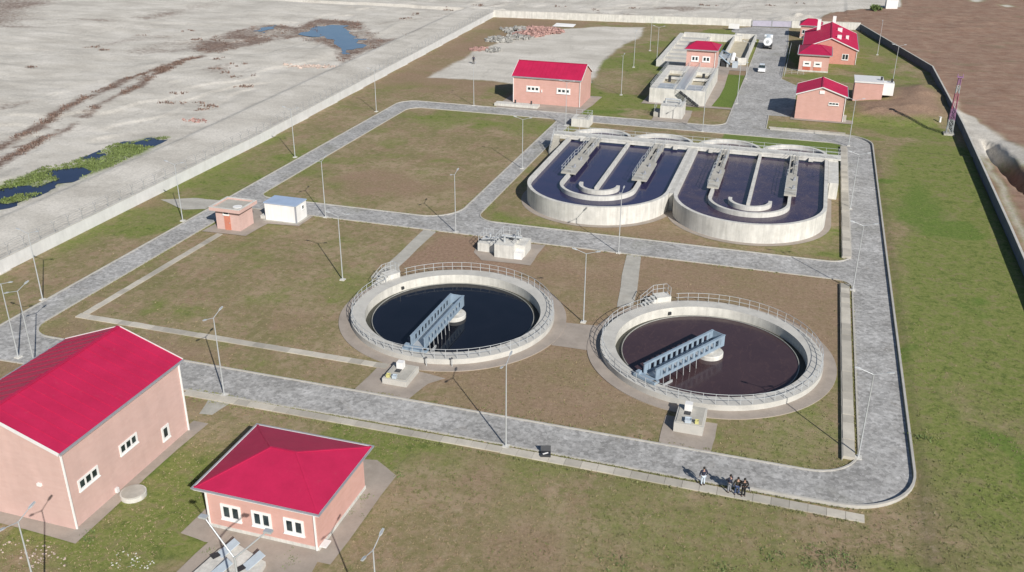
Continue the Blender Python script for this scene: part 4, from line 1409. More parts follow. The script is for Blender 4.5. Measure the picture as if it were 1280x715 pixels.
HH = hip('screen_house', 'pink house with red hipped roof standing behind the raised tank block', 'house', -25.85, -19.5, 213.4, 220.5, 6.75, 7.95, (-24.2, 217), (-21.2, 217), 'brick', 0.45, plinth=False)
add_window(HH, 'y-', 213.4, -24.75, -23.1, 4.1, 5.3, 2, 0.24, 0.22)
add_window(HH, 'y-', 213.4, -22.3, -20.6, 4.1, 5.3, 2, 0.24, 0.22)
downpipe(HH, -19.55, 213.3, 0.2, 6.5)

EN = thing('settling_yard', 'low walled concrete basins left of the red hipped screen house', 'basin', (-29, 240, 0))
m = MB()
m.box(-34.3, -33.1, 225.5, 264.8, -0.1, 1.6)
m.box(-33.1, -17.6, 263.8, 264.8, -0.1, 1.9)
m.box(-33.1, -25.9, 225.5, 226.3, -0.1, 1.2)
m.box(-26.4, -25.9, 226.3, 263.8, -0.1, 1.2)
m.build('wall', M['white_conc'], EN)
MB().box(-33.1, -26.4, 226.3, 263.8, 0.0, 0.3).build('floor', M['dark_trough'], EN)
for yy in (229.5, 234.5, 240.0, 246.0, 252.0, 258.0):
    MB().box(-33.1, -26.4, yy, yy + 2.6, 0.3, 1.25).build('cross_channel', M['rim'], EN)
GB = thing('grit_channel', 'long open concrete channel with a sandy bed beside the parked tanker truck', 'channel', (-16.8, 250, 0))
m = MB()
m.ribbon([(-19.6, 240.5), (-15.9, 233.2), (-14.3, 234.0), (-14.3, 268.5), (-19.6, 268.5)], -0.22, 0.22, -0.1, 1.7, closed=True)
m.build('wall', M['white_conc'], GB)
MB().poly([(-19.5, 240.6), (-16.0, 233.6), (-14.5, 234.1), (-14.5, 268.3), (-19.5, 268.3)], 0.35).build('sandy_bed', M['sand_bed'], GB)
EQ = thing('screening_machine', 'grey screening machine with pipes and a white drum right of the screen house', 'machine', (-18.5, 234, 0))
MB().box(-20.3, -19.9, 229.5, 237.0, 0, 2.6).box(-18.2, -17.8, 229.5, 236.0, 0, 2.2).box(-19.9, -18.2, 231, 236, 1.7, 2.0).build('frame', M['galv'], EQ)
MB().tube((-17.2, 232.2, 1.0), (-17.2, 235.0, 2.2), 0.5, n=18).build('drum', M['white'], EQ)
MB().box(-19.6, -18.5, 229.8, 231.0, 0, 1.5).build('motor_box', M['dark_metal'], EQ)
MB().box(-16.9, -15.7, 229.2, 231.2, 0.0, 1.3).build('skip', M['skyblue'], EQ)
MB().tube((-20.1, 229.5, 2.7), (-17.5, 229.5, 0.8), 0.16, n=10).build('pipe', M['steel_blue'], EQ)
MB().tube((-20.1, 236.5, 2.7), (-17.9, 233.5, 2.4), 0.14, n=10).build('pipe', M['steel_blue'], EQ)

BK = thing('pump_chamber', 'square concrete chamber with railed top in front of the raised tank block', 'chamber', (-23.6, 179.5, 0))
MB().box(-25.6, -21.4, 177.3, 182.0, -0.1, 2.35).build('body', M['white_conc'], BK)
MB().box(-26.9, -25.6, 177.8, 181.0, -0.1, 0.9).build('lower_box', M['conc'], BK)
MB().tube((-25.0, 180, 2.35), (-25.0, 180, 3.2), 0.2, n=12).tube((-25.0, 180, 3.1), (-22.2, 180, 3.1), 0.2, n=12).tube((-22.2, 180, 3.1), (-22.2, 180, 2.35), 0.2, n=12).build('pipework', M['galv'], BK)
railing(BK, [(-25.5, 177.4, 2.35), (-21.5, 177.4, 2.35), (-21.5, 181.9, 2.35)], 0.9, 1.3)
railing(BK, [(-26.8, 177.9, 0.9), (-26.8, 180.9, 0.9)], 1.4, 1.4)
BN = thing('inlet_chamber', 'low pale concrete chamber at the left back corner of the oxidation basins', 'chamber', (-38.4, 167.5, 0))
MB().box(-40.1, -36.8, 165.9, 169.4, -0.1, 1.5).build('body', M['white_conc'], BN)
MB().box(-39.3, -37.4, 166.9, 168.9, 1.503, 1.62).build('lid', M['conc'], BN)
railing(BN, [(-40.0, 169.3, 1.5), (-36.9, 169.3, 1.5), (-36.9, 166.0, 1.5)], 0.9, 1.1)

# ------------------------------------------------------------------ boundary walls and gate


def posts_on(root, line, step, h, z, lean, mat):
    """fence posts on a wall, one mesh shared by all"""
    proto = None
    out = []
    for (a, b) in zip(line[:-1], line[1:]):
        a, b = Vector((*a, z)), Vector((*b, z))
        L = (b - a).length
        n = int(L / step)
        for i in range(n):
            p = a + (b - a) * ((i + 0.5) / n)
            if proto is None:
                m = MB().bar((0, 0, 0), (0, 0, h * 0.7), 0.07).bar((0, 0, h * 0.7), (lean, 0, h), 0.05).bar((0, 0, h * 0.7), (-lean, 0, h), 0.05)
                o = m.build('fence_post', M[mat], root, local=True)
                proto = o
            else:
                o = proto.copy()
                COL.objects.link(o)
                o.parent = root
            o.location = p - Vector(root.location)
            out.append(p)
    return out


PWL = [p for p in WALL_W]
BW = thing('boundary_wall', 'long white boundary wall with wire fence posts along the gravel river bed', 'wall', (-88, 136, 0))
MB().ribbon(PWL, 0.0, 0.28, -0.4, 1.62).build('wall', M['white_wall'], BW)
MB().ribbon(PWL, -0.03, 0.31, 1.622, 1.72).build('coping', M['rim'], BW)
lw = [(x - 0.14, y) for x, y in PWL]
posts_on(BW, [(x, max(y, 62)) for x, y in lw], 2.5, 1.5, 1.72, 0.28, 'wire')
wr = MB()
for (dx_, hh_) in ((0, 0.35), (0, 0.75), (0, 1.02), (0.26, 1.48), (-0.26, 1.48)):
    for a, b in zip(lw[:-1], lw[1:]):
        wr.bar((a[0] + dx_, a[1], 1.72 + hh_), (b[0] + dx_, b[1], 1.72 + hh_), 0.022)
wr.build('wire', M['wire'], BW)
BN_ = thing('boundary_wall', 'pale cream boundary wall across the far end of the works left of the gate', 'wall', (-54, 287.6, 0))
MB().ribbon(WALL_N, 0.0, 0.3, -0.9, 2.05).build('wall', M['white_conc'], BN_)
MB().ribbon(WALL_N, -0.03, 0.33, 2.052, 2.17).build('coping', M['rim'], BN_)
BN2 = thing('boundary_wall', 'short white boundary wall behind the largest pink building', 'wall', (4, 295.5, 0))
MB().ribbon(WALL_N2, 0.0, 0.3, -0.6, 2.0).build('wall', M['white_conc'], BN2)
MB().ribbon(WALL_N2, -0.03, 0.33, 2.002, 2.1).build('coping', M['rim'], BN2)
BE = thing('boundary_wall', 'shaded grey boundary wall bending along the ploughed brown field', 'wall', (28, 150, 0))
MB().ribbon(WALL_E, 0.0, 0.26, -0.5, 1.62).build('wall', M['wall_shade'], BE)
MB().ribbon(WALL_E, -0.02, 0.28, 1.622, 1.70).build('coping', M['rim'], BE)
GT = thing('sliding_gate', 'pale lilac sliding gate closing the far end of the service road', 'gate', (-11.3, 292.8, 0))
u = Vector((-5.9 + 17.0, 294.3 - 292.2, 0))
for i in range(2):
    a = Vector((-17.0, 292.2, 0)) + u * (i * 0.5 + 0.01)
    b = Vector((-17.0, 292.2, 0)) + u * (i * 0.5 + 0.49)
    up = Vector((0, 0, 1))
    pm = MB().bar(a + up * 0.95, b + up * 0.95, 0.03, 1.5)
    pn = pm.build('panel', M['lilac_gate'], GT)
    fm = MB().bar(a + up * 0.15, b + up * 0.15, 0.12).bar(a + up * 1.8, b + up * 1.8, 0.12).bar(a, a + up * 1.95, 0.14).bar(b, b + up * 1.95, 0.14)
    fm.build('frame', M['gutter'], pn)
SIGN = thing('notice_board', 'small pale board standing in the grass strip by the far wall', 'board', (-21.5, 283.5, 0))
MB().box(-23.0, -20.0, 283.4, 283.5, 0.5, 1.9).build('panel', M['fascia'], SIGN)
MB().box(-22.8, -22.7, 283.5, 283.6, 0, 1.9).build('leg', M['dark_metal'], SIGN)
MB().box(-20.3, -20.2, 283.5, 283.6, 0, 1.9).build('leg', M['dark_metal'], SIGN)
RF = thing('yard_railing', 'low metal railing along the service road beside the largest pink building', 'railing', (-4.6, 240, 0))
railing(RF, [(-4.7, 222.5, 0.0), (-4.7, 262.0, 0.0)], 1.1, 1.8, rails=(0.35, 0.7, 1.0), name='rails')
RF2 = thing('yard_railing', 'low metal railing crossing the grass in front of the pink annex', 'railing', (-3.3, 227.0, 0))
railing(RF2, [(-4.5, 227.0, 0.0), (-0.4, 227.0, 0.0)], 1.1, 1.3, rails=(0.35, 0.7, 1.0), name='rails')

# ------------------------------------------------------------------ lamps
lampg = 'street lamps of the works'
Lp = thing('street_lamp', '-', 'street lamp', (0, 0, 0), 0, lampg)
MB().tube((0, 0, 0.02), (0, 0, 8.0), 0.075, 0.042, n=10).build('pole', M['galv'], Lp, local=True)
MB().box(-0.28, 0.28, -0.28, 0.28, -0.02, 0.12).build('base', M['white_conc'], Lp, local=True)
for s in (-1, 1):
    am = MB().tube((0, 0, 7.95), (s * 1.0, 0, 8.28), 0.034, 0.026, n=8).build('arm', M['galv'], Lp, local=True)
    hd = MB()
    hd.add([(s * 0.95, -0.06, 8.25), (s * 0.95, 0.06, 8.25), (s * 1.15, 0.10, 8.28), (s * 1.5, 0.08, 8.36), (s * 1.5, -0.08, 8.36), (s * 1.15, -0.10, 8.28),
            (s * 0.95, -0.05, 8.31), (s * 0.95, 0.05, 8.31), (s * 1.15, 0.08, 8.38), (s * 1.5, 0.06, 8.43), (s * 1.5, -0.06, 8.43), (s * 1.15, -0.08, 8.38)],
           [(0, 1, 2, 3, 4, 5), (6, 7, 8, 9, 10, 11), (0, 1, 7, 6), (1, 2, 8, 7), (2, 3, 9, 8), (3, 4, 10, 9), (4, 5, 11, 10), (5, 0, 6, 11)])
    hd.build('lamp_head', M['galv'], Lp, local=True)
AX = {'x': 0.0, 'y': PI / 2}
LAMPS = [
    (-47.3, 63.5, 'y', 'double-armed lamp beside the drain strip just past the right corner of the biggest hall'),
    (-20.1, 63.55, 'y', 'double-armed lamp on the south road verge near the black case'),
    (-19.3, 88.3, 'x', 'double-armed lamp on the grass between the two round tanks'),
    (-19.6, 108.5, 'y', 'lamp in front of the left oxidation basin at the top of the narrow right path'),
    (8.25, 71.0, 'x', 'lamp inside the bend where the south road meets the eastern road'),
    (8.35, 105.9, 'x', 'lamp on the eastern road kerb at the end of the middle road'),
    (8.45, 134.9, 'x', 'lamp on the eastern road kerb beside the right oxidation basin'),
    (-48.7, 90.3, 'x', 'lone lamp on the brown lawn left of the left round tank'),
    (-60.4, 108.5, 'y', 'lamp by the middle road just right of the white site container'),
    (-41.5, 108.8, 'y', 'lamp at the fork left of the white valve chamber'),
    (-70.6, 63.5, 'x', 'leftmost lamp rising behind the red roof of the biggest hall'),
    (-67.9, 62.7, 'y', 'second lamp from the left edge rising behind the biggest hall roof'),
    (-77.9, 75.0, 'x', 'lamp on the western road kerb nearest the left edge'),
    (-78.4, 132.3, 'x', 'lamp on the western road kerb by the upper left lawn'),
    (-78.1, 101.2, 'x', 'lamp on the western road kerb opposite the pink kiosk'),
    (-62.3, 174.9, 'y', 'lamp on the upper road left of the salmon workshop shadow'),
    (-78.6, 164.3, 'x', 'lamp at the upper left bend of the western road'),
    (-41.2, 138.3, 'x', 'lamp on the narrow road along the left side of the left oxidation basin'),
    (-41.2, 166.0, 'x', 'lamp by the left back corner chamber of the oxidation basins'),
    (-16.6, 169.9, 'y', 'lamp on the upper road behind the middle of the oxidation basins'),
    (-36.3, 193.5, 'y', 'nearest of the three lamps on the grass between workshop and raised tank block'),
    (-39.1, 222.5, 'y', 'middle of the three lamps on the grass between workshop and raised tank block'),
    (-39.0, 244.5, 'y', 'farthest of the three lamps on the grass between workshop and raised tank block'),
    (-35.2, 232.0, 'x', 'lamp beside the outer wall of the low walled basins'),
    (-12.6, 193.6, 'x', 'lamp on the bright green lawn strip right of the raised tank block'),
    (-12.8, 218.0, 'x', 'lamp on the service road kerb near the white car'),
    (16.6, 258.0, 'y', 'lamp behind the right corner of the largest pink building'),
    (18.6, 225.0, 'x', 'lamp rising behind the half buried bunker'),
    (8.6, 168.6, 'x', 'lamp at the upper corner of the eastern road below the blank gabled house'),
    (-42.62, 35.5, 'y', 'lamp at the lower left edge in front of the biggest hall'),
    (-20.8, 39.8, 'y', 'lamp on the grass right of the small hipped pump house at the bottom'),
]
for i, (x, y, ax, lb) in enumerate(LAMPS):
    o = Lp if i == 0 else copy_tree(Lp)
    o.location = (x, y, max(0, ground_z(x, y)) if y < 170 and x > -80 else 0.0)
    o.rotation_euler = (0, 0, AX[ax])
    o['label'] = lb
# a taller forked mast in the foreground
YM = thing('forked_lamp', 'forked lamp mast with two raised arms in front of the small hipped pump house', 'street lamp', (-28.23, 36.74, 0))
MB().tube((0, 0, 0), (0, 0, 8.0), 0.1, 0.06, n=10).build('pole', M['galv'], YM, local=True)
for s in (-1, 1):
    MB().tube((0, 0, 7.9), (s * 2.0, 0.5, 9.9), 0.06, 0.045, n=8).build('arm', M['galv'], YM, local=True)
    MB().obox((s * 2.15, 0.53, 10.0), (0.5, 0.32, 0.12), 0.0).build('lamp_head', M['galv'], YM, local=True)

# hatch pad in the foreground
HP = thing('hatch_pad', 'concrete pad with open pale metal hatches at the bottom edge', 'hatch pad', (-33, 43, 0))
MB().prism([(-35.9, 41.0), (-35.4, 44.6), (-34.4, 45.4), (-31.6, 44.4), (-31.0, 40.0), (-35.0, 39.0)], 0.0, 0.45).build('slab', M['white_conc'], HP)
for (x0, y0) in ((-34.7, 44.6), (-34.0, 42.6), (-32.3, 44.0)):
    rot = Matrix.Rotation(math.radians(62), 3, 'Z') @ Matrix.Rotation(math.radians(-18), 3, 'Y')
    MB().obox((x0, y0, 0.66), (1.6, 0.75, 0.05), mat=rot).build('hatch_lid', M['skyblue'], HP)
    MB().obox((x0 - 0.5, y0 - 0.6, 0.47), (0.9, 0.5, 0.03), math.radians(62)).build('opening', M['dark_metal'], HP)

# ------------------------------------------------------------------ lattice mast
TW = thing('lattice_mast', 'red and white lattice mast beside the shaded grey boundary wall', 'mast', (26.0, 182.3, 0.1))
Ht = 10.2


def half_at(z):
    return 0.52 - 0.34 * z / Ht


bands = [(0.0, 2.6, 'tower_white'), (2.6, 4.6, 'tower_violet'), (4.6, 7.4, 'tower_red'), (7.4, 8.8, 'tower_white'), (8.8, Ht, 'tower_violet')]
for z0, z1, mt in bands:
    m = MB()
    n = 2 if z1 - z0 > 1.6 else 1
    cs = ((-1, -1), (1, -1), (1, 1), (-1, 1))
    for a, b in cs:
        m.bar((a * half_at(z0), b * half_at(z0), z0), (a * half_at(z1), b * half_at(z1), z1), 0.10)
    for j in range(n):
        za, zb = z0 + (z1 - z0) * j / n, z0 + (z1 - z0) * (j + 1) / n
        for i in range(4):
            a, b = cs[i], cs[(i + 1) % 4]
            m.bar((a[0] * half_at(za), a[1] * half_at(za), za), (b[0] * half_at(zb), b[1] * half_at(zb), zb), 0.05)
            m.bar((b[0] * half_at(za), b[1] * half_at(za), za), (a[0] * half_at(zb), a[1] * half_at(zb), zb), 0.05)
            m.bar((a[0] * half_at(zb), a[1] * half_at(zb), zb), (b[0] * half_at(zb), b[1] * half_at(zb), zb), 0.05)
    m.build('lattice_section', M[mt], TW, local=True)
MB().box(-0.5, 0.5, -0.5, 0.5, Ht, Ht + 0.1).build('platform', M['tower_violet'], TW, local=True)
MB().tube((-0.42, 0, Ht + 0.1), (-0.42, 0, Ht + 0.6), 0.06, n=8).tube((0.42, 0, Ht + 0.1), (0.42, 0, Ht + 0.6), 0.06, n=8).build('antenna', M['tower_violet'], TW, local=True)
MB().box(-0.9, 0.9, -0.9, 0.9, -0.2, 0.2).build('footing', M['conc'], TW, local=True)
MB().tube((23.9, 179.6, 0), (23.9, 179.6, 1.1), 0.2, n=10)
mk_ = thing('marker_post', 'short white marker post left of the lattice mast', 'post', (25.2, 190.4, 0.2))
MB().tube((0, 0, 0), (0, 0, 0.9), 0.22, 0.18, n=10).build('post', M['white'], mk_, local=True)
MB().tube((0, 0, 0.9), (0, 0, 1.0), 0.26, n=10).build('cap', M['fascia'], mk_, local=True)

# ------------------------------------------------------------------ vehicles


def loft(m, secs):
    """skin a list of equal-length closed sections"""
    k = len(secs[0])
    vs = [p for s_ in secs for p in s_]
    fs = []
    for i in range(len(secs) - 1):
        for j in range(k):
            fs.append((i * k + j, i * k + (j + 1) % k, (i + 1) * k + (j + 1) % k, (i + 1) * k + j))
    fs.append(tuple(range(k - 1, -1, -1)))
    fs.append(tuple((len(secs) - 1) * k + j for j in range(k)))
    m.add(vs, fs)
    return m


def wheel(parent, x, y, r, w):
    t_ = MB().tube((x - w / 2, y, r), (x + w / 2, y, r), r, n=20).build('wheel', M['rubber'], parent, local=True)
    MB().tube((x - w / 2 - 0.01, y, r), (x + w / 2 + 0.01, y, r), r * 0.6, n=14).build('rim', M['galv'], t_, local=True)


CA = thing('parked_car', 'white hatchback parked on the service road near the green lawn strip', 'car', (-10.0, 228.0, 0.02), 0.03)
m = MB()


def carsec(y, hw, zb, zt, tw):
    return [(-hw, y, zb), (hw, y, zb), (hw + 0.02, y, zb + 0.3), (hw - 0.03, y, zt - 0.1), (tw, y, zt), (-tw, y, zt), (-hw + 0.03, y, zt - 0.1), (-hw - 0.02, y, zb + 0.3)]


loft(m, [carsec(-2.1, 0.72, 0.3, 0.72, 0.62), carsec(-1.9, 0.84, 0.22, 0.88, 0.74), carsec(-0.9, 0.88, 0.2, 0.98, 0.8), carsec(1.2, 0.88, 0.2, 1.0, 0.8), carsec(1.9, 0.84, 0.22, 0.98, 0.76), carsec(2.1, 0.76, 0.3, 0.85, 0.66)])
body = m.build('body', M['car'], CA, local=True)
m = MB()
loft(m, [[(-0.74, -1.15, 0.97), (0.74, -1.15, 0.97), (0.74, -1.14, 0.98), (-0.74, -1.14, 0.98)],
         [(-0.74, -1.1, 0.97), (0.74, -1.1, 0.97), (0.73, -1.05, 1.04), (-0.73, -1.05, 1.04)],
         [(-0.78, -0.35, 0.97), (0.78, -0.35, 0.97), (0.6, -0.35, 1.46), (-0.6, -0.35, 1.46)],
         [(-0.78, 1.1, 0.97), (0.78, 1.1, 0.97), (0.6, 1.1, 1.48), (-0.6, 1.1, 1.48)],
         [(-0.76, 1.95, 0.97), (0.76, 1.95, 0.97), (0.58, 1.55, 1.40), (-0.58, 1.55, 1.40)]])
m.build('cabin_glass', M['glass'], CA, local=True)
m = MB()
loft(m, [[(-0.6, -0.33, 1.455), (0.6, -0.33, 1.455), (0.58, -0.33, 1.5), (-0.58, -0.33, 1.5)], [(-0.61, 1.5, 1.43), (0.61, 1.5, 1.43), (0.57, 1.5, 1.5), (-0.57, 1.5, 1.5)]])
m.build('roof', M['car'], CA, local=True)
for xx in (-0.78, 0.78):
    for yy in (-1.35, 1.35):
        wheel(CA, xx, yy, 0.31, 0.2)
for xx in (-0.58, 0.58):
    MB().box(xx - 0.16, xx + 0.16, -2.09, -1.95, 0.62, 0.76).build('headlight', M['glass'], CA, local=True)

TK = thing('tanker_truck', 'white tanker truck parked on the service road by the sandy channel', 'truck', (-10.6, 259.5, 0.02), 0.02)
MB().box(-1.0, 1.0, -3.4, 3.6, 0.75, 1.0).build('chassis', M['dark_metal'], TK, local=True)
MB().tube((0, -3.2, 1.95), (0, 1.5, 1.95), 1.05, n=28).build('tank', M['car'], TK, local=True)
MB().tube((0, -3.26, 1.95), (0, -3.2, 1.95), 0.45, n=20).build('manhole_cover', M['galv'], TK, local=True)
m = MB()
loft(m, [[(-1.1, 1.7, 0.8), (1.1, 1.7, 0.8), (1.05, 1.7, 2.9), (-1.05, 1.7, 2.9)], [(-1.1, 3.2, 0.8), (1.1, 3.2, 0.8), (1.05, 3.0, 2.9), (-1.05, 3.0, 2.9)], [(-1.08, 3.75, 0.7), (1.08, 3.75, 0.7), (1.05, 3.6, 1.7), (-1.05, 3.6, 1.7)]])
m.build('cab', M['car'], TK, local=True)
MB().obox((0, 3.36, 2.2), (1.9, 0.05, 0.85), mat=Matrix.Rotation(math.radians(26), 3, 'X')).build('windscreen', M['glass'], TK, local=True)
for xx in (-1.0, 1.0):
    for yy in (-2.4, -1.2, 2.7):
        wheel(TK, xx, yy, 0.5, 0.3)

HT = thing('site_hut', 'white hut far off on the gravel beyond the boundary walls', 'hut', (24.0, 345.5, 0.0), 0.1)
MB().box(-1.8, 1.8, -1.5, 1.5, 0, 3.0).build('wall', M['white'], HT, local=True)
MB().box(-1.95, 1.95, -1.65, 1.65, 3.0, 3.15).build('roof', M['fascia'], HT, local=True)
MB().box(-1.84, -1.8, -0.5, 0.5, 0.1, 2.1).build('door', M['gutter'], HT, local=True)

# black flight case on the drain strip
cx, cy = G(682, 570)
BC = thing('flight_case', 'small black open case lying on the drain strip by the south road', 'case', (cx, cy, 0.11), math.radians(15))
MB().box(-0.42, 0.42, -0.33, 0.28, 0, 0.2).build('base', M['dark_metal'], BC, local=True)
MB().obox((0.0, 0.42, 0.32), (0.84, 0.08, 0.55), mat=Matrix.Rotation(math.radians(-22), 3, 'X')).build('lid', M['dark_metal'], BC, local=True)
MB().obox((-0.02, -0.08, 0.215), (0.5, 0.12, 0.03), 0.5).build('white_sheet', M['white'], BC, local=True)

# ------------------------------------------------------------------ people


def skin_mesh(name, verts, edges, radii, mat, parent, root=0, sub=1):
    me = bpy.data.meshes.new(name)
    bmn = bmesh.new()
    lay = bmn.verts.layers.skin.verify()
    vs = []
    for p, r in zip(verts, radii):
        v = bmn.verts.new(p)
        rr = r if hasattr(r, '__len__') else (r, r)
        v[lay].radius = rr
        vs.append(v)
    vs[root][lay].use_root = True
    for a, b in edges:
        bmn.edges.new((vs[a], vs[b]))
    bmn.to_mesh(me)
    bmn.free()
    me.materials.append(M[mat])
    o = bpy.data.objects.new(name, me)
    COL.objects.link(o)
    md = o.modifiers.new('Skin', 'SKIN')
    md.use_smooth_shade = True
    sb = o.modifiers.new('Subdivision', 'SUBSURF')
    sb.levels = sub
    sb.render_levels = sub
    o.parent = parent
    return o


def person(x, y, z, rz, label, top, legs, pose, h=1.75):
    r = thing('person', label, 'person', (x, y, z), rz, 'people standing on the site')
    k = h / 1.75
    S_ = lambda p: (p[0] * k, p[1] * k, p[2] * k)
    st, la, ra = pose          # stance half width, left / right hand positions
    J = {'pel': (0, 0, 0.95), 'bel': (0, 0.01, 1.12), 'che': (0, 0, 1.32), 'nk': (0, 0, 1.5), 'hd': (0, 0.02, 1.6), 'tp': (0, 0.015, 1.72)}
    verts = [S_(J[q]) for q in ('pel', 'bel', 'che', 'nk', 'hd', 'tp')]
    rad = [(0.15, 0.11), (0.14, 0.105), (0.165, 0.11), 0.055, (0.08, 0.095), (0.06, 0.07)]
    edges = [(0, 1), (1, 2), (2, 3), (3, 4), (4, 5)]
    arm_ids, leg_ids = [], []
    for s, hp in ((-1, la), (1, ra)):
        sh = (s * 0.2, 0, 1.42)
        el = ((s * 0.26 + hp[0]) / 2 + s * 0.06, (hp[1]) / 2 - 0.05, (1.42 + hp[2]) / 2 - 0.03)
        b = len(verts)
        hd_ = Vector(hp)
        d = (hd_ - Vector(el)).normalized()
        verts += [S_(sh), S_(el), S_(hp), S_(tuple(hd_ + d * 0.09))]
        rad += [0.062, 0.045, 0.03, (0.036, 0.018)]
        edges += [(2, b), (b, b + 1), (b + 1, b + 2), (b + 2, b + 3)]
        side = d.cross(Vector((s, 0.3, 0))).normalized()
        for fi, off in enumerate((-0.027, -0.009, 0.009, 0.027)):
            q = len(verts)
            verts.append(S_(tuple(hd_ + d * (0.155 + (0.012 if fi in (1, 2) else 0)) + side * off)))
            rad.append(0.009)
            edges.append((b + 3, q))
        q = len(verts)
        verts.append(S_(tuple(hd_ + d * 0.06 + side * 0.06)))
        rad.append(0.01)
        edges.append((b + 2, q))
        arm_ids.append((sh, el, hp))
    for s in (-1, 1):
        hip_ = (s * 0.09, 0, 0.9)
        kn = (s * (0.05 + st * 0.5), 0.03, 0.5)
        an = (s * st, -0.02, 0.09)
        to = (s * (st + 0.03), 0.14, 0.045)
        b = len(verts)
        verts += [S_(hip_), S_(kn), S_(an), S_(to)]
        rad += [0.085, 0.06, 0.04, (0.04, 0.03)]
        edges += [(0, b), (b, b + 1), (b + 1, b + 2), (b + 2, b + 3)]
        leg_ids.append((hip_, kn, an, to))
    skin_mesh('body', verts, edges, rad, 'skin', r)
    # jacket
    v = [S_(p) for p in ((0, 0, 0.9), (0, 0.01, 1.12), (0, 0, 1.33), (0, 0, 1.47))]
    rd = [(0.185, 0.14), (0.175, 0.135), (0.195, 0.14), 0.075]
    e = [(0, 1), (1, 2), (2, 3)]
    for sh, el, hp in arm_ids:
        b = len(v)
        v += [S_(sh), S_(el), S_(tuple(Vector(el) + (Vector(hp) - Vector(el)) * 0.92))]
        rd += [0.085, 0.065, 0.05]
        e += [(2, b), (b, b + 1), (b + 1, b + 2)]
    skin_mesh('jacket', v, e, rd, top, r)
    v = [S_((0, 0, 0.97))]
    rd = [(0.17, 0.13)]
    e = []
    for hip_, kn, an, to in leg_ids:
        b = len(v)
        v += [S_(hip_), S_(kn), S_((an[0], an[1], 0.11))]
        rd += [0.105, 0.08, 0.065]
        e += [(0, b), (b, b + 1), (b + 1, b + 2)]
    skin_mesh('trousers', v, e, rd, legs, r)
    for hip_, kn, an, to in leg_ids:
        MB().obox(S_((an[0] * 1.02, 0.05, 0.045)), (0.1 * k, 0.28 * k, 0.09 * k)).build('shoe', M['rubber'], r, local=True)
    hm = MB().lathe([(0.0, 0.125), (0.06, 0.105), (0.095, 0.05), (0.1, 0.0), (0.088, -0.05)], 16, S_((0, -0.012, 1.645)))
    hm.build('hair', M['hair'], r, local=True)
    fm = MB().obox(S_((0, 0.125, 1.60)), (0.028, 0.035, 0.04))
    fm.build('nose', M['skin'], r, local=True)
    em = MB().obox(S_((-0.032, 0.105, 1.635)), (0.024, 0.02, 0.012)).obox(S_((0.032, 0.105, 1.635)), (0.024, 0.02, 0.012))
    em.build('eyes', M['rubber'], r, local=True)
    return r


stand = (0.12, (-0.27, 0.08, 0.86), (0.27, 0.08, 0.86))
hold = (0.13, (-0.14, 0.32, 1.12), (0.14, 0.34, 1.10))
hip_hand = (0.16, (-0.3, 0.05, 0.9), (0.2, 0.26, 1.05))
x, y = G(878, 607.5)
person(x, y, 0.1, 0.5, 'person in pale blue trousers and dark navy jacket standing apart on the drain strip', 'cloth_navy', 'cloth_pale', stand, 1.72)
x, y = G(911, 616)
person(x, y, 0.06, 0.9, 'person in grey trousers and navy jacket, left of the group of three', 'cloth_navy', 'cloth_grey', hold, 1.68)
x, y = G(920.5, 619)
person(x, y, 0.06, 0.2, 'person in dark olive jacket and jeans, middle of the group of three', 'cloth_olive', 'denim', hip_hand, 1.65)
x, y = G(928.5, 621)
person(x, y, 0.05, 0.4, 'person dressed all in black, right of the group of three', 'cloth_black', 'cloth_black', stand, 1.72)
x, y = G(592, 80)
person(x, y, 0.0, 0.2, 'distant person in dark clothes standing alone on the pale gravel yard', 'cloth_navy', 'cloth_black', stand, 1.95)

# ------------------------------------------------------------------ debris


def heap(name, label, cat, pts, n, size, hgt, mat, seed, stuff=True):
    rr = random.Random(seed)
    m = MB()
    for i in range(n):
        cx_, cy_, rx, ry = rr.choice(pts)
        a = rr.uniform(0, 2 * PI)
        q = math.sqrt(rr.random())
        x_, y_ = cx_ + rx * q * math.cos(a), cy_ + ry * q * math.sin(a)
        z_ = ground_z(x_, y_) + hgt * (1 - q) * rr.uniform(0.3, 1.0)
        s_ = size * rr.uniform(0.4, 1.5)
        rot = Matrix.Rotation(rr.uniform(0, 6), 3, 'Z') @ Matrix.Rotation(rr.uniform(-0.6, 0.6), 3, 'X') @ Matrix.Rotation(rr.uniform(-0.6, 0.6), 3, 'Y')
        m.obox((x_, y_, z_ + s_ * 0.12), (s_, s_ * rr.uniform(0.4, 0.9), s_ * rr.uniform(0.25, 0.6)), mat=rot)
    o = m.build(name, M[mat])
    return tag(o, label, cat, kind='stuff' if stuff else None)


def gp(px, py):
    return G(px, py)


h1 = [(*gp(672, 39), 6.0, 6.5), (*gp(660, 44), 4.5, 4.0), (*gp(688, 40), 4.0, 5.0)]
heap('rubble', 'heap of broken pink bricks on the pale gravel yard', 'rubble', h1, 650, 0.75, 1.1, 'debris_brick', 3)
h2 = [(*gp(646, 38), 4.5, 6.0), (*gp(620, 50), 2.6, 4.0), (*gp(648, 47), 4.0, 4.0), (*gp(632, 52), 2.0, 2.0)]
heap('rubble', 'grey concrete debris left of the broken pink brick heap', 'rubble', h2, 420, 0.8, 0.7, 'debris_grey', 4)
h3 = [(*gp(600, 62), 2.2, 2.6), (*gp(594, 62), 1.6, 1.6)]
heap('rubble', 'small dark red brick pile above the distant person', 'rubble', h3, 130, 0.6, 0.5, 'debris_brick', 5)
h4 = [(*gp(617, 63), 2.0, 3.5)]
heap('rubble', 'small pale blue-grey stone pile beside the dark red bricks', 'rubble', h4, 90, 0.6, 0.5, 'debris_grey', 6)
h5 = [(*G(365 + 12 * i, 83 + (i % 2), BED), 2.2, 1.6) for i in range(5)]
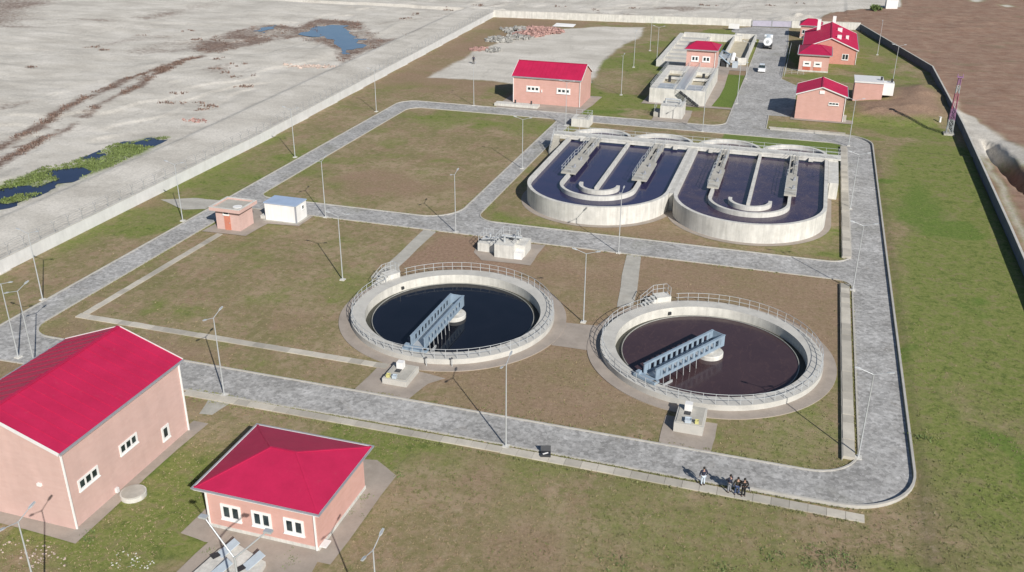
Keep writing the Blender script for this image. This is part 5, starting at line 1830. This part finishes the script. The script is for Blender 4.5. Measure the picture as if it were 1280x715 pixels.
heap('stones', 'row of pale pink stones on the gravel below the blue pond', 'stones', h5, 70, 0.55, 0.12, 'stone_pale', 8)
h6 = [(*G(245, 151, BED), 3.0, 1.2)]
heap('stones', 'scatter of reddish stones on the gravel near the white boundary wall', 'stones', h6, 45, 0.4, 0.08, 'debris_brick', 9)
h7 = [(*gp(155, 700), 1.2, 0.9), (*gp(175, 706), 1.0, 0.8)]
heap('rubble', 'scatter of white mortar lumps in the grass at the bottom edge', 'rubble', h7, 40, 0.09, 0.02, 'white_conc', 10)
h8 = [(*gp(30, 690), 2.2, 1.2), (*gp(60, 700), 1.6, 1.0)]
heap('rubble', 'scatter of broken pale stones at the foot of the biggest hall', 'rubble', h8, 70, 0.12, 0.03, 'stone_pale', 12)
x, y = gp(705, 33)
sp_ = thing('white_sheet', 'white sheet lying on the yard right of the broken brick heap', 'sheet', (x, y, 0.0), 0.05)
MB().add([(-3.2, -1.5, 0.12), (3.0, -1.2, 0.1), (3.3, 1.6, 0.55), (-2.6, 1.8, 0.62), (0.2, 0.4, 0.5)], [(0, 1, 4), (1, 2, 4), (2, 3, 4), (3, 0, 4)]).build('canvas', M['white'], sp_, local=True)
MB().box(-2.6, 2.8, -0.6, 1.4, 0.0, 0.1).build('pallet', M['debris_grey'], sp_, local=True)

# ------------------------------------------------------------------ vegetation


def pin(x, y, poly):
    c = False
    n = len(poly)
    j = n - 1
    for i in range(n):
        xi, yi = poly[i]
        xj, yj = poly[j]
        if (yi > y) != (yj > y) and x < (xj - xi) * (y - yi) / (yj - yi) + xi:
            c = not c
        j = i
    return c


BLK = [(-58.6, -46.0, 42, 59), (-39.6, -27.0, 38, 58), (-73.4, -62.0, 98.5, 108.6), (-37, -29, 101, 108.5), (-36.5, -29.5, 68, 73), (-8.2, -3.2, 68, 73), (-51.2, 8.7, 61.9, 63.4), (6.8, 8.2, 70, 107), (-71.6, -35, 72.4, 73.6), (-46.1, -43, 92, 108.5), (-18.6, -14.6, 93, 108.5), (-21.7, -16.8, 82, 88.1), (-71.6, -70, 73, 99), (6.9, 8.3, 115, 168)]


def grassy(x, y):
    for a, b, c, d in BLK:
        if a < x < b and c < y < d:
            return False
    if (x - CL[0]) ** 2 + (y - CL[1]) ** 2 < 12.4 ** 2 or (x - CR[0]) ** 2 + (y - CR[1]) ** 2 < 12.4 ** 2:
        return False
    if pin(x, y, OUT) and not (pin(x, y, ISL_A) or pin(x, y, ISL_B) or (pin(x, y, ISL_C) and (y < 115.5 or x < -38.5))):
        return False
    return -87.3 < x < 26.8 and y < 172


def blades(spots, nb, h, w, spread, lean, seed):
    rr = random.Random(seed)
    m = MB()
    for (x, y, z, s_) in spots:
        for k_ in range(nb):
            a = rr.uniform(0, 2 * PI)
            d = rr.random() * spread * s_
            bx_, by_ = x + d * math.cos(a), y + d * math.sin(a)
            hh_ = h * s_ * rr.uniform(0.5, 1.2)
            b = rr.uniform(0, 2 * PI)
            ww = w * s_ * rr.uniform(0.6, 1.3)
            ca, sa_ = math.cos(b) * ww, math.sin(b) * ww
            lx, ly = rr.uniform(-1, 1) * lean * hh_, rr.uniform(-1, 1) * lean * hh_
            m.add([(bx_ - ca, by_ - sa_, z), (bx_ + ca, by_ + sa_, z), (bx_ + lx + ca * 0.5, by_ + ly + sa_ * 0.5, z + hh_), (bx_ + lx - ca * 0.5, by_ + ly - sa_ * 0.5, z + hh_ * 0.8)], [(0, 1, 2, 3)])
    return m


rr = random.Random(5)
dryS, grnS = [], []
tries = 0
while len(dryS) + len(grnS) < 11000 and tries < 90000:
    tries += 1
    py_ = 200 + 515 * math.sqrt(rr.random())
    px_ = rr.uniform(0, 1280)
    x, y = G(px_, py_)
    if not grassy(x, y):
        continue
    gval = vnoise(np.array([x * 0.16]), np.array([y * 0.16]), 4)[0] + (0.2 if x > 12.8 else 0)
    z_ = ground_z(x, y)
    (grnS if gval + rr.uniform(-0.25, 0.25) > 0.62 else dryS).append((x, y, z_ - 0.01, rr.uniform(0.35, 0.9)))
for lp in (ISL_A, ISL_B, ISL_C):
    for a, b in zip(lp, lp[1:] + lp[:1]):
        a, b = Vector(a), Vector(b)
        L = (b - a).length
        nn = Vector((-(b - a).y, (b - a).x)).normalized()
        for i in range(int(L * 3.2)):
            p = a + (b - a) * rr.random() + nn * (0.22 + abs(rr.gauss(0, 0.22)))
            if G(640, 200)[1] > 0 and p.y < 130:
                grnS.append((p.x, p.y, 0.0, rr.uniform(0.5, 1.1)))
for i in range(900):
    x = rr.uniform(-51, 8)
    grnS.append((x, 63.22 + (x + 51) / 59 * 0.25 + rr.uniform(0, 0.3), 0.0, rr.uniform(0.5, 1.1)))
for i in range(500):
    grnS.append((rr.uniform(-51, 8), 62.2 - abs(rr.gauss(0, 0.15)), 0.0, rr.uniform(0.5, 1.1)))
for i in range(420):
    grnS.append((rr.uniform(8.0, 8.35), rr.uniform(71.5, 107), 0.0, rr.uniform(0.5, 1.0)))
tag(blades(dryS, 5, 0.13, 0.035, 0.16, 0.8, 1).build('grass_tufts', M['tuft_dry']), 'dry yellowish grass tufts dotted over the brown lawns', 'grass', kind='stuff')
tag(blades(grnS, 6, 0.13, 0.04, 0.2, 0.8, 2).build('grass_tufts', M['tuft_green']), 'green grass tufts dotted over the lawns', 'grass', kind='stuff')
wd = []
for (px_, py_, n, sp) in ((1022, 690, 26, 1.1), (1040, 697, 20, 0.9), (1012, 705, 22, 1.0), (965, 698, 14, 0.8), (1070, 711, 14, 1.0), (905, 712, 12, 0.9), (770, 706, 14, 1.0), (112, 672, 10, 0.5), (247, 600, 18, 0.7), (262, 690, 14, 0.5), (366, 700, 16, 0.8), (440, 640, 18, 0.9), (452, 625, 14, 0.8), (500, 590, 8, 0.5), (1040, 215, 26, 0.8), (1042, 222, 16, 0.7), (1150, 550, 12, 0.8)):
    cx, cy = G(px_, py_)
    for i in range(n):
        a = rr.uniform(0, 6.28)
        d = sp * 1.5 * rr.random()
        wd.append((cx + d * math.cos(a), cy + d * math.sin(a), max(0, ground_z(cx, cy)), rr.uniform(0.6, 1.2)))
tag(blades(wd, 9, 0.13, 0.04, 0.4, 0.9, 3).build('weeds', M['weed']), 'low dark green weeds scattered along the grass', 'weeds', kind='stuff')
rs = []
for ln, w in REED_LINES:
    L = sum((Vector(b) - Vector(a)).length for a, b in zip(ln[:-1], ln[1:]))
    for i in range(int(L * 7)):
        k_ = rr.randrange(len(ln) - 1)
        tt = rr.random()
        x = ln[k_][0] + (ln[k_ + 1][0] - ln[k_][0]) * tt + rr.gauss(0, w * 0.55)
        y = ln[k_][1] + (ln[k_ + 1][1] - ln[k_][1]) * tt + rr.gauss(0, w * 0.55)
        if vnoise(np.array([x * 0.3]), np.array([y * 0.3]), 17)[0] > 0.38:
            rs.append((x, y, ground_z(x, y), rr.uniform(0.4, 1.3)))
for pg in REED_POLYS:
    xs, ys = [p[0] for p in pg], [p[1] for p in pg]
    c_ = 0
    while c_ < 1500:
        x, y = rr.uniform(min(xs), max(xs)), rr.uniform(min(ys), max(ys))
        if pin(x, y, pg) and not pin(x, y, POND) and rr.random() < vnoise(np.array([x * 0.2]), np.array([y * 0.2]), 7)[0] * 1.3 - 0.15:
            rs.append((x, y, ground_z(x, y), rr.uniform(0.5, 1.3)))
        c_ += 1
tag(blades(rs, 8, 0.32, 0.06, 0.8, 0.9, 4).build('reeds', M['reed']), 'band of dead brown reeds along the gravel river bed', 'reeds', kind='stuff')
sc = []
for (px_, py_) in ((185, 38), (178, 42), (238, 39), (300, 82), (283, 93), (304, 108), (254, 136), (262, 133), (246, 50), (255, 56), (130, 63), (118, 58), (36, 86), (270, 74), (276, 88), (295, 98), (210, 128), (245, 128), (220, 118), (520, 18), (560, 12), (600, 8), (505, 24), (700, 8), (742, 12), (790, 10), (960, 8), (1000, 6), (880, 6)):
    x, y = G(px_, py_, BED)
    for i in range(rr.randrange(4, 11)):
        xx, yy = x + rr.gauss(0, 1.1), y + rr.gauss(0, 0.9)
        sc.append((xx, yy, ground_z(xx, yy), rr.uniform(0.5, 1.3)))
tag(blades(sc, 10, 0.4, 0.08, 0.6, 0.9, 8).build('scrub', M['reed']), 'sparse dark scrub dotted over the pale river gravel', 'scrub', kind='stuff')
ps = []
xs, ys = [p[0] for p in LUSH], [p[1] for p in LUSH]
c_ = 0
while c_ < 3400:
    c_ += 1
    x, y = rr.uniform(min(xs), max(xs)), rr.uniform(min(ys), max(ys))
    if pin(x, y, LUSH) and ground_z(x, y) > BED - 0.03:
        ps.append((x, y, ground_z(x, y), rr.uniform(0.5, 1.2)))
tag(blades(ps, 7, 0.22, 0.09, 0.5, 0.9, 5).build('stream_plants', M['waterplant']), 'fresh green plants along the dark stream', 'plants', kind='stuff')
# dark bush by the far hut
BU = thing('bush', 'single dark bush left of the far white hut', 'bush', (19.0, 338.5, 0))
bs = [(19 + rr.gauss(0, 0.7), 338.5 + rr.gauss(0, 0.7), abs(rr.gauss(0.6, 0.4)), rr.uniform(0.8, 1.4)) for i in range(90)]
blades(bs, 8, 0.5, 0.16, 0.5, 0.9, 6).build('foliage', M['weed'], BU)
MB().tube((19, 338.5, -0.2), (19, 338.5, 0.9), 0.12, 0.06, n=8).build('stem', M['reed'], BU)
